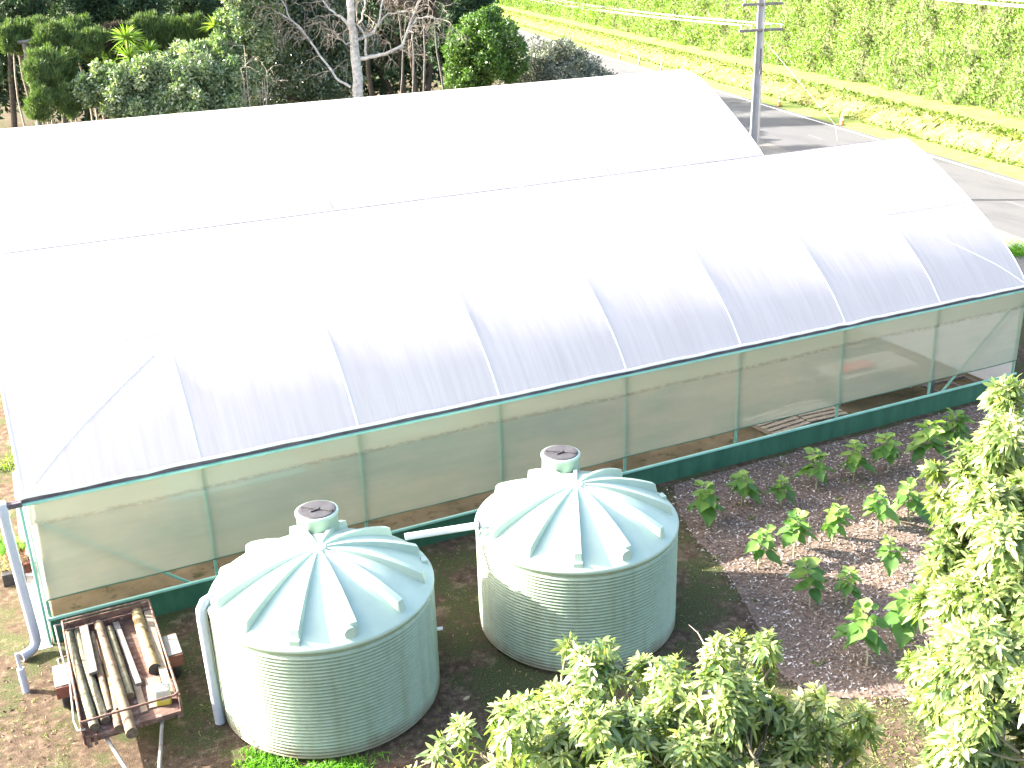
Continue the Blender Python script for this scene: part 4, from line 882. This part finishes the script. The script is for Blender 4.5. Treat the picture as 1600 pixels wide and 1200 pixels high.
# ------------------------------------------------------------------ shelterbelt hedge beyond the road
def hedge():
    o = empty('shelterbelt_hedge', (*rp(0, 9), 1.02), 'tall clipped bright green shelterbelt hedge along the far side of the road', 'hedge'); rng = np.random.default_rng(90); org = np.array([*rp(0, 9), 1.02])
    def front(s, z): return 8.25 + .28 * np.sin(s * .9 + .4 * z) + .22 * np.sin(s * 2.3 + 1.3) + .16 * np.sin(z * 2.1 + s * .5) + .12 * np.sin(s * 5.1 + z * 1.7) + .05 * z
    V = []; F = []; ss = np.concatenate([np.arange(-45, 80, .8), np.arange(80, 330, 3.0)]); zs = np.linspace(0, 10.5, 16); m = len(zs)
    for s in ss:
        for z in zs:
            o_ = front(s, z) + .5 + rng.normal(0, .12); V.append((*rp(s, o_), z + 1.0))
    for i in range(len(ss) - 1):
        for j in range(m - 1): F.append((i * m + j, (i + 1) * m + j, (i + 1) * m + j + 1, i * m + j + 1))
    k0 = len(V)
    for s in ss: V.append((*rp(s, 12.5), 11.5)); V.append((*rp(s, 12.5), 1.0))
    for i in range(len(ss) - 1):
        F.append((i * m + m - 1, (i + 1) * m + m - 1, k0 + 2 * (i + 1), k0 + 2 * i)); F.append((k0 + 2 * i, k0 + 2 * i + 2, k0 + 2 * i + 3, k0 + 2 * i + 1))
    b = MB().add([tuple(np.array(p) - org) for p in V], F); b.build('inner_twigs', 'hedge_core', o)
    n = 330000; u = rng.random(n); s = -32 + 330 * u ** 2.3; z = rng.uniform(-.1, 10.4, n)
    # fronds gather in upright tufts
    tuft = np.sin(s * 3.7 + np.sin(z * .9) * 1.2) * np.sin(z * 1.9 + s * 1.3) + .7 * np.sin(s * 1.1 + z * .5 + 2) + rng.normal(0, .45, n); keep = tuft > -.85; s, z, tuft = s[keep], z[keep], tuft[keep]; n = len(s)
    o_ = front(s, z) - .10 * tuft + rng.uniform(-.15, .45, n); P = R0[None] + RD[None] * s[:, None] + RN[None] * o_[:, None]; P = np.column_stack([P, z + 1.0])
    out = np.array([-RN[0], -RN[1], 0]); D = unit(rng.normal(size=(n, 3)) * .55 + out * .45 + np.array([0, 0, .75])); Nn = unit(out + rng.normal(size=(n, 3)) * .6 + np.array([0, 0, .2]))
    sc = 1 + np.clip(s, 0, 300) / 150
    leafmesh('foliage', 'hedge', P, D, Nn, rng.uniform(.14, .34, n) * sc, rng.uniform(.055, .115, n) * sc, np.clip(.48 + .13 * tuft + rng.normal(0, .2, n), 0, 1), o, 'quad', .1, tuple(org))
hedge()

# ------------------------------------------------------------------ trees behind the greenhouses
T1 = [(5.86, 37.504, 5.8, 0.998, 0.998, 0.998), (7.085, 37.334, 5.424, 1.397, 1.397, 1.397), (8.479, 37.211, 5.979, 1.33, 1.33, 1.33), (7.624, 36.12, 4.324, 1.176, 1.176, 1.176), (8.795, 36.038, 4.972, 1.111, 1.111, 1.111), (5.16, 37.571, 5.849, 0.499, 0.499, 0.499), (6.53, 37.494, 6.395, 0.665, 0.665, 0.665)]
plant_tree('glossy_shrub', 'pale glossy shrub at the left of the shrub mass, near thin pale trunks', 'shrub', (T1[2][0], T1[2][1], 0), T1, 'shrub_pale', 30000, .20, .09, 201, tr=.12, stems=3, per=16, clump_tint=.25, part='foliage', group='pale shrubs behind the far greenhouse')
T2 = [(10.263, 36.947, 6.167, 1.53, 1.53, 1.53), (11.697, 36.649, 5.876, 1.397, 1.397, 1.397), (9.853, 35.833, 4.695, 1.307, 1.307, 1.307), (11.593, 35.493, 4.583, 1.242, 1.242, 1.242), (13.047, 36.367, 5.951, 0.732, 0.732, 0.732), (11.667, 37.273, 7.031, 0.939, 0.939, 0.939), (9.327, 37.156, 6.751, 0.665, 0.665, 0.665)]
plant_tree('glossy_shrub', 'dense glossy shrub right of the spiky rosettes, left of bare pinkish twigs', 'shrub', (T2[0][0], T2[0][1], 0), T2, 'shrub_pale', 32000, .20, .09, 202, tr=.12, stems=3, per=16, clump_tint=.3, part='foliage', group='pale shrubs behind the far greenhouse')
T3 = [(13.119, 37.585, 8.628, 1.151, 1.151, 1.151), (13.796, 37.365, 7.582, 1.015, 1.015, 1.015), (12.429, 37.662, 7.467, 0.812, 0.812, 0.812), (14.02, 37.413, 9.418, 1.286, 1.286, 1.286), (13.076, 37.655, 10.186, 1.184, 1.184, 1.184)]
plant_tree('glossy_tree', 'pale silvery leaved tree top left of the bare white tree, beside the dark evergreen', 'tree', (T3[0][0], T3[0][1], 0), T3, 'shrub_pale', 18000, .19, .09, 203, tr=.14, per=16, clump_tint=.25, trunk='bark_brown')
T4 = [(16.242, 38.776, 7.102, 2.17, 2.17, 2.17), (15.113, 38.934, 5.579, 2.03, 2.03, 2.03), (17.643, 38.239, 5.612, 1.61, 1.61, 1.61), (15.306, 39.64, 8.678, 1.765, 1.765, 1.765), (17.797, 38.949, 8.578, 1.941, 1.941, 1.941), (16.909, 39.798, 10.767, 2.847, 2.847, 2.847), (18.921, 38.517, 7.272, 1.271, 1.271, 1.271), (13.624, 38.683, 4.758, 1.041, 1.041, 1.041), (16.743, 37.862, 4.588, 1.25, 1.25, 1.25)]
plant_tree('evergreen_tree', 'big dark glossy evergreen tree standing behind the bare white tree', 'tree', (T4[0][0], T4[0][1], 0), T4, 'evergreen', 50000, .19, .095, 204, tr=.28, per=18, clump_tint=.3)
T5 = [(29.233, 44.625, 5.865, 2.042, 2.042, 2.042), (27.929, 45.132, 5.165, 1.144, 1.144, 1.144), (30.355, 44.038, 5.155, 1.307, 1.307, 1.307), (28.275, 44.302, 3.959, 1.216, 1.216, 1.216), (27.365, 44.675, 3.806, 0.892, 0.892, 0.892), (29.483, 44.602, 6.968, 1.062, 1.062, 1.062), (28.14, 45.165, 6.534, 0.898, 0.898, 0.898)]
plant_tree('round_bush', 'rounded bright green bush behind the far roof, left of the grey bush', 'bush', (T5[0][0], T5[0][1], 0), T5, 'bushgreen', 28000, .21, .11, 205, tr=.15, stems=3, per=16, clump_tint=.25, part='foliage')
T6 = [(34.433, 45.249, 4.088, 1.874, 1.874, 1.874), (36.092, 44.29, 3.651, 1.533, 1.533, 1.533), (33.09, 45.88, 3.579, 1.533, 1.533, 1.533), (31.314, 46.17, 3.449, 1.1, 1.1, 1.1), (37.235, 43.578, 3.231, 0.937, 0.937, 0.937), (34.483, 45.317, 4.946, 0.937, 0.937, 0.937), (35.099, 44.189, 3.061, 1.692, 1.692, 1.692)]
plant_tree('grey_bush', 'rounded grey-green bush beside the road, right of the bright green bush', 'bush', (T6[0][0], T6[0][1], 0), T6, 'greybush', 26000, .21, .09, 206, tr=.15, stems=3, per=18, clump_tint=.25, part='foliage', upright=.5)
ROWT = [(18,62,62,25,22,'brush','leftmost brushy clipped tree of the row, on a pale trunk at the picture edge'), (52,52,63,22,18,'brush','brushy clipped tree second from left, above the dead flat topped trunk'),
        (78,64,61,24,24,'brush','brushy clipped tree third from left, right of the dead trunk'), (114,56,62,26,26,'brush','brushy clipped tree in the row, left of the one with the thin forked trunk'),
        (142,72,61,26,22,'brush','brushy clipped tree with a thin pale forked trunk, left of the spiky plant'), (176,66,63,22,26,'bronze','bronze tinted brushy tree just left of the spiky rosette'),
        (222,52,64,34,24,'brush','wide brushy tree above the small spiky rosette'), (258,52,64,26,22,'brush','brushy tree in the row above the dense pale shrub'), (300,52,64,24,26,'brush','last brushy tree of the row, beside the silvery tree'),
        (68,112,58,28,34,'brush','tall brushy tree standing in front of the row near the left edge'), (104,108,59,20,28,'brush','darker brushy tree behind the left tip of the pale shrub'), (62,165,57,22,26,'brush','low brushy tree just behind the far roof at the left'), (108,160,57.5,22,26,'brush','low brushy tree beside the dark stems left of the pale shrub'), (180,100,63,18,26,'brush','narrow brushy tree below the bronze one, left of the spiky plant')]
for k, (px_, py_, d_, a_, b_, mt_, lb_) in enumerate(ROWT):
    c_ = [(2.828, 42.901, 7.927), (3.927, 43.863, 8.115), (4.507, 41.804, 7.828), (5.687, 42.728, 7.95), (6.351, 41.632, 7.482), (7.624, 43.513, 7.476), (9.268, 44.335, 7.782), (10.42, 44.161, 7.724), (11.777, 43.928, 7.657), (3.787, 38.75, 6.665), (4.887, 39.68, 6.63), (3.293, 37.632, 5.267), (4.622, 38.054, 5.257), (7.573, 43.439, 6.398)][k]; r_ = a_ * d_ / 1714; h_ = b_ * d_ / 1714
    bb = [(*c_, r_ * .72, r_ * .72, h_ * .8), (c_[0] + r_ * .4, c_[1] + .2, c_[2] + h_ * .3, r_ * .55, r_ * .55, h_ * .6), (c_[0] - r_ * .4, c_[1] - .2, c_[2] - h_ * .15, r_ * .55, r_ * .55, h_ * .65), (c_[0], c_[1], c_[2] - h_ * .6, r_ * .45, r_ * .45, h_ * .4)]
    plant_tree('clipped_tree', lb_, 'tree', (c_[0] + .15 * math.sin(k * 3), c_[1], 0), bb, mt_, 6500, .34, .040, 220 + k, trunk='bark_pale', tr=.055, group='brushy clipped trees in a row', upright=2.0, per=22, clump_tint=.15, fill=.35)
CON = [(25,8,76,42,'dark conifer in the top left corner'), (135,12,77,42,'dark conifer behind the row, left of the spiky plant'), (205,8,76,40,'dark conifer directly above the spiky plant'), (290,4,78,44,'dark conifer above the pale shrubs, left of the silvery tree'), (640,-20,78,52,'dark tall tree behind the right branches of the bare tree'), (735,15,77,34,'dark green tree peeping over the round green bush'), (700,72,75,24,'dark shrubby tree between the thin trunks and the round green bush'), (570,-30,79,50,'dark tall tree behind the bare tree trunk')]
for k, (px_, py_, d_, a_, lb_) in enumerate(CON):
    c_ = [(3.967, 56.931, 9.05), (8.006, 57.631, 8.684), (10.529, 56.335, 8.756), (14.116, 57.8, 8.695), (28.139, 53.949, 9.119), (31.4, 51.468, 7.629), (29.106, 50.117, 5.533), (25.706, 55.896, 9.588)][k]; r_ = a_ * d_ / 1714; rng = np.random.default_rng(400 + k)
    bb = [(c_[0] + rng.normal(0, .3) * r_, c_[1] + rng.normal(0, .3) * r_, c_[2] + dz * r_, r_ * f, r_ * f, r_ * .8) for dz, f in ((0, .9), (.9, .85), (-.55, .7), (1.9, .7), (.3, .8))]
    plant_tree('conifer' if k < 4 else 'dark_tree', lb_, 'tree', (c_[0], c_[1], 0), bb, 'forest', 7500, .34, .10, 240 + k, tr=.2, group='dark trees behind the clipped row', per=14, clump_tint=.25)
# slim trunks right of the bare tree, thin bronze tops
for k, c_ in enumerate([(23.514, 42.814, 8.146), (24.562, 43.492, 8.243), (23.543, 44.95, 8.42), (25.383, 43.168, 8.214)]):
    lb_ = ['slim tree with a straight grey trunk, first right of the bare tree', 'slim tree with a straight grey trunk, second right of the bare tree', 'slim tree with bronze bare-looking top, third right of the bare tree', 'slim tree with bronze bare-looking top, nearest the round green bush'][k]
    bb = [(c_[0], c_[1], c_[2] + 1.0, 1.0, 1.0, 1.2), (c_[0] + .5, c_[1], c_[2] + 2.2, 1.1, 1.1, 1.2)]
    plant_tree('slim_tree', lb_, 'tree', (c_[0] + .1, c_[1], 0), bb, 'bronze', 3000, .30, .035, 260 + k, trunk='bark_slim', tr=.08, group='slim trunked trees beside the bare tree', shape='blade', droop=.6, per=20)
# woodland behind everything
wb = [(*c_, 3.4, 3.4, 3.2) for c_ in [(1.084, 69.211, 10.353), (0.384, 69.162, 7.311), (0.703, 71.854, 3.962), (3.145, 68.209, 9.858), (2.567, 67.633, 7.223), (3.034, 72.133, 3.737), (6.147, 68.336, 10.075), (5.506, 72.591, 6.137), (5.406, 70.485, 4.504), (8.116, 67.118, 9.702), (7.887, 73.103, 6.673), (7.483, 67.85, 4.07), (11.359, 72.442, 9.399), (10.324, 68.657, 6.308), (9.401, 66.561, 4.16), (12.07, 65.578, 9.258), (11.518, 67.428, 6.18), (11.859, 67.712, 3.85), (15.881, 67.984, 9.691), (14.113, 67.015, 6.042), (13.981, 67.189, 3.439), (17.15, 65.188, 8.952), (17.127, 70.477, 6.125), (16.886, 66.804, 3.822), (18.998, 64.336, 9.35), (20.811, 71.204, 5.11), (18.885, 63.758, 3.137), (22.911, 69.405, 8.536), (22.372, 68.078, 5.143), (21.867, 64.521, 3.588), (24.916, 65.625, 9.43), (24.411, 62.507, 6.002), (24.568, 68.692, 3.217), (26.574, 62.736, 9.244), (27.344, 63.242, 5.694), (25.784, 63.236, 3.676), (29.256, 61.355, 9.305), (31.258, 68.579, 5.39), (29.853, 66.916, 2.562), (32.491, 63.845, 8.221), (30.792, 60.565, 5.649), (33.251, 66.684, 2.672), (34.156, 59.33, 8.773)]]
w_ = crown('woodland', 'forest', None, wb, 60000, .55, .24, 300, per=7, rel=(.25, .4), clump_tint=.3); tag(w_, kind='stuff')
wt = MB(); rng = np.random.default_rng(301)
for c_ in [(1.084, 69.211, 10.353), (0.384, 69.162, 7.311), (0.703, 71.854, 3.962), (3.145, 68.209, 9.858), (2.567, 67.633, 7.223), (3.034, 72.133, 3.737), (6.147, 68.336, 10.075), (5.506, 72.591, 6.137), (5.406, 70.485, 4.504), (8.116, 67.118, 9.702), (7.887, 73.103, 6.673), (7.483, 67.85, 4.07), (11.359, 72.442, 9.399), (10.324, 68.657, 6.308), (9.401, 66.561, 4.16), (12.07, 65.578, 9.258), (11.518, 67.428, 6.18), (11.859, 67.712, 3.85), (15.881, 67.984, 9.691), (14.113, 67.015, 6.042), (13.981, 67.189, 3.439), (17.15, 65.188, 8.952), (17.127, 70.477, 6.125), (16.886, 66.804, 3.822), (18.998, 64.336, 9.35), (20.811, 71.204, 5.11), (18.885, 63.758, 3.137), (22.911, 69.405, 8.536), (22.372, 68.078, 5.143), (21.867, 64.521, 3.588), (24.916, 65.625, 9.43), (24.411, 62.507, 6.002), (24.568, 68.692, 3.217), (26.574, 62.736, 9.244), (27.344, 63.242, 5.694), (25.784, 63.236, 3.676), (29.256, 61.355, 9.305), (31.258, 68.579, 5.39), (29.853, 66.916, 2.562), (32.491, 63.845, 8.221), (30.792, 60.565, 5.649), (33.251, 66.684, 2.672), (34.156, 59.33, 8.773)][::2]:
    limb(wt, (c_[0] + rng.normal(0, 1), c_[1] - 2.5 + rng.normal(0, .6), -.1), (c_[0] + rng.normal(0, 1), c_[1] - 2.2, 9.5), .22, .12, rng, 7, .02)
tag(wt.build('woodland_trunks', 'bark_brown'), kind='stuff')

# bare white tree
bt = empty('bare_tree', (17.672, 34.416, 0), 'leafless tree with a pale lichened trunk and spreading limbs behind the far greenhouse', 'tree')
mbt = MB(); rng = np.random.default_rng(310); b0 = np.array([17.672, 34.416, 0.0])
def poly(pts, r0, r1, n=8):
    P_ = [np.array(p) - b0 for p in pts]; P_ = [P_[0]] + [p + rng.normal(0, .07, 3) for p in P_[1:-1]] + [P_[-1]]
    Q = []
    for i in range(len(P_) - 1):
        for t in (0, .33, .66): Q.append(P_[i] * (1 - t) + P_[i + 1] * t + (rng.normal(0, .035, 3) if t else 0))
    Q.append(P_[-1]); mbt.tube(Q, [r0 + (r1 - r0) * i / (len(Q) - 1) for i in range(len(Q))], n); return Q
TRK = [(17.672, 34.416, 4.549), (17.812, 34.549, 6.058), (17.776, 34.683, 7.406), (17.76, 34.775, 8.734), (17.776, 34.828, 10.185), (17.804, 34.836, 11.891)]
poly([(17.672 + .1, 34.416, -.1)] + TRK, .30, .13, 12)
ends = []
for br, r0 in [([(17.928, 34.564, 6.593), (18.551, 34.05, 6.708), (19.08, 33.664, 6.82), (19.752, 33.349, 7.215), (20.162, 33.252, 7.936), (20.425, 33.099, 8.807), (20.859, 32.867, 9.805)],0.11),([(20.063, 33.279, 7.793), (20.515, 32.821, 8.318), (21.062, 32.51, 8.506), (21.476, 32.333, 8.346)],0.05),([(17.727, 34.748, 8.089), (17.354, 35.203, 8.444), (16.958, 35.558, 8.893), (16.692, 35.872, 9.484)],0.09),([(17.767, 34.679, 7.317), (17.302, 34.519, 7.415), (17.016, 34.613, 7.486), (16.994, 34.542, 7.846)],0.045),([(17.873, 34.658, 7.491), (18.739, 34.816, 7.79), (19.165, 34.804, 8.216), (19.497, 34.834, 8.942), (19.737, 34.794, 10.109)],0.08),([(18.202, 34.274, 6.716), (18.161, 34.042, 7.568), (17.92, 34.054, 8.111), (18.045, 33.848, 8.899), (18.248, 33.822, 9.896)],0.06),([(19.093, 34.819, 8.069), (19.659, 34.439, 8.592), (20.363, 34.08, 8.688)],0.045),([(17.399, 34.596, 5.292), (16.86, 35.133, 5.774), (16.265, 35.518, 6.848), (15.769, 35.939, 7.754), (15.193, 36.244, 8.455), (14.883, 36.475, 9.404)],0.07),([(15.769, 35.939, 7.754), (15.409, 35.964, 8.219), (14.735, 36.174, 8.777)],0.04)]: ends.append((poly(br, r0, .03, 7), r0))
mbt.build('trunk', 'bark_grey', bt)
tw = MB()
def twig(p, d, L_, r, lev):
    pts = [p]; d = d / np.linalg.norm(d)
    for i in range(4):
        d = d + rng.normal(0, .28, 3) + np.array([0, 0, -.07 * lev]); d /= np.linalg.norm(d); pts.append(pts[-1] + d * L_ / 4)
    tw.tube(pts, [r * (1 - .18 * i) for i in range(5)], 4, cap=False)
    if lev < 3:
        for k in range(3 if lev == 1 else 3): twig(pts[rng.integers(1, 5)], d + rng.normal(0, .7, 3), L_ * .68, r * .6, lev + 1)
for Q, r0 in ends:
    for i in range(4, len(Q), 2):
        for k in range(2): twig(Q[i], (Q[i] - Q[i - 1]) / np.linalg.norm(Q[i] - Q[i - 1]) + rng.normal(0, .6, 3), rng.uniform(.7, 1.5), .022, 1)
tw.build('twigs', 'bark_pale', bt)
# bare pinkish shrub in front of the evergreen
bs = empty('bare_shrub', (12.908, 34.836, 0), 'leafless pinkish twiggy shrub between the pale shrubs and the dark evergreen', 'shrub'); tw = MB(); rng = np.random.default_rng(312)
for k in range(7): 
    top = np.array([rng.normal(0, .6), rng.normal(0, .4), 5.6 + rng.normal(0, .7)]); Q = limb(tw, (rng.normal(0, .15), 0, 0), top, .05, .014, rng, 5, .05, 8)
    for i in range(5, 9): twig(Q[i], np.array([rng.normal(0, .8), rng.normal(0, .8), .6]), .9, .014, 2)
tw.build('twigs', 'bark_pale', bs)
# spiky rosettes
def yucca(heads, label, n, ln, seed):
    b = heads[0]; o = empty('spiky_plant', (b[0], b[1], 0), label, 'palm lily', 'spiky plants behind the pale shrubs'); rng = np.random.default_rng(seed); t = MB(); b0 = np.array([b[0], b[1], 0])
    for h in heads:
        h = np.array(h); t.tube([(0, 0, -.1), (h - b0) * .6 + np.array([0, .1, .3]), h - b0], [.09, .07, .06], 7)
    t.build('stem', 'bark_brown', o)
    P_, D_ = [], []
    for h in heads:
        d = unit(rng.normal(size=(n, 3)) + np.array([0, -.25, .55])); D_.append(d); P_.append(np.array(h)[None] + d * .06)
    P_ = np.concatenate(P_); D_ = np.concatenate(D_); m = len(P_)
    leafmesh('leaves', 'yucca', P_, D_, unit(rng.normal(size=(m, 3))), ln * rng.uniform(.7, 1.1, m), .075, rng.normal(.6, .2, m), o, 'blade', .25, tuple(b0))
yucca([(7.689, 38.49, 7.944), (7.643, 38.031, 7.096)], 'bright green spiky plant with two rosettes standing above the pale shrub', 95, 1.0, 320)
yucca([(8.637, 38.319, 7.307)], 'smaller pale spiky plant just right of the two-headed one', 60, .85, 321)
yucca([(11.927, 38.331, 8.301)], 'spiky plant half hidden at the left edge of the silvery tree', 60, .85, 322)
# dead trunk with a sagging flat top
dt = empty('dead_trunk', ((3.387, 41.865, 7.773)[0], (3.387, 41.865, 7.773)[1], 0), 'dead grey trunk with a sagging flat top among the brushy trees', 'dead tree'); d0 = np.array([(3.387, 41.865, 7.773)[0], (3.387, 41.865, 7.773)[1], 0])
MB().tube([(0, 0, 0), np.array((3.387, 41.865, 7.773)) * np.array([0, 0, .6]), np.array((3.387, 41.865, 7.773)) - d0], [.22, .2, .17], 9).build('trunk', 'bark_slim', dt)
MB().tube([np.array(p) - d0 for p in [(3.025, 41.886, 7.854), (3.277, 41.872, 7.809), (3.696, 41.855, 7.874), (4.017, 41.847, 8.036)]], [.07, .11, .12, .08], 8).build('top_branch', 'bark_slim', dt)
for k, c_ in enumerate([(1.618, 32.607, 4.894), (3.747, 33.486, 4.58)]):
    plant_tree('low_shrub', ['dark leafy shrub at the far left edge, just over the far roof', 'dark leafy shrub under the brushy trees, just over the far roof'][k], 'shrub', (c_[0], c_[1], 0), [(c_[0], c_[1], 3.4, .9, .9, .8), (c_[0] + .8, c_[1], 3.1, .7, .7, .7)], 'bushgreen', 2500, .34, .12, 330 + k, tr=.08, stems=2, part='foliage', droop=.3)
weed((35.561, 9.578, 0.0), .9, 220, 'dark green weed clump beside the gravel at the right edge, past the roof corner', 53, 'lushgrass')
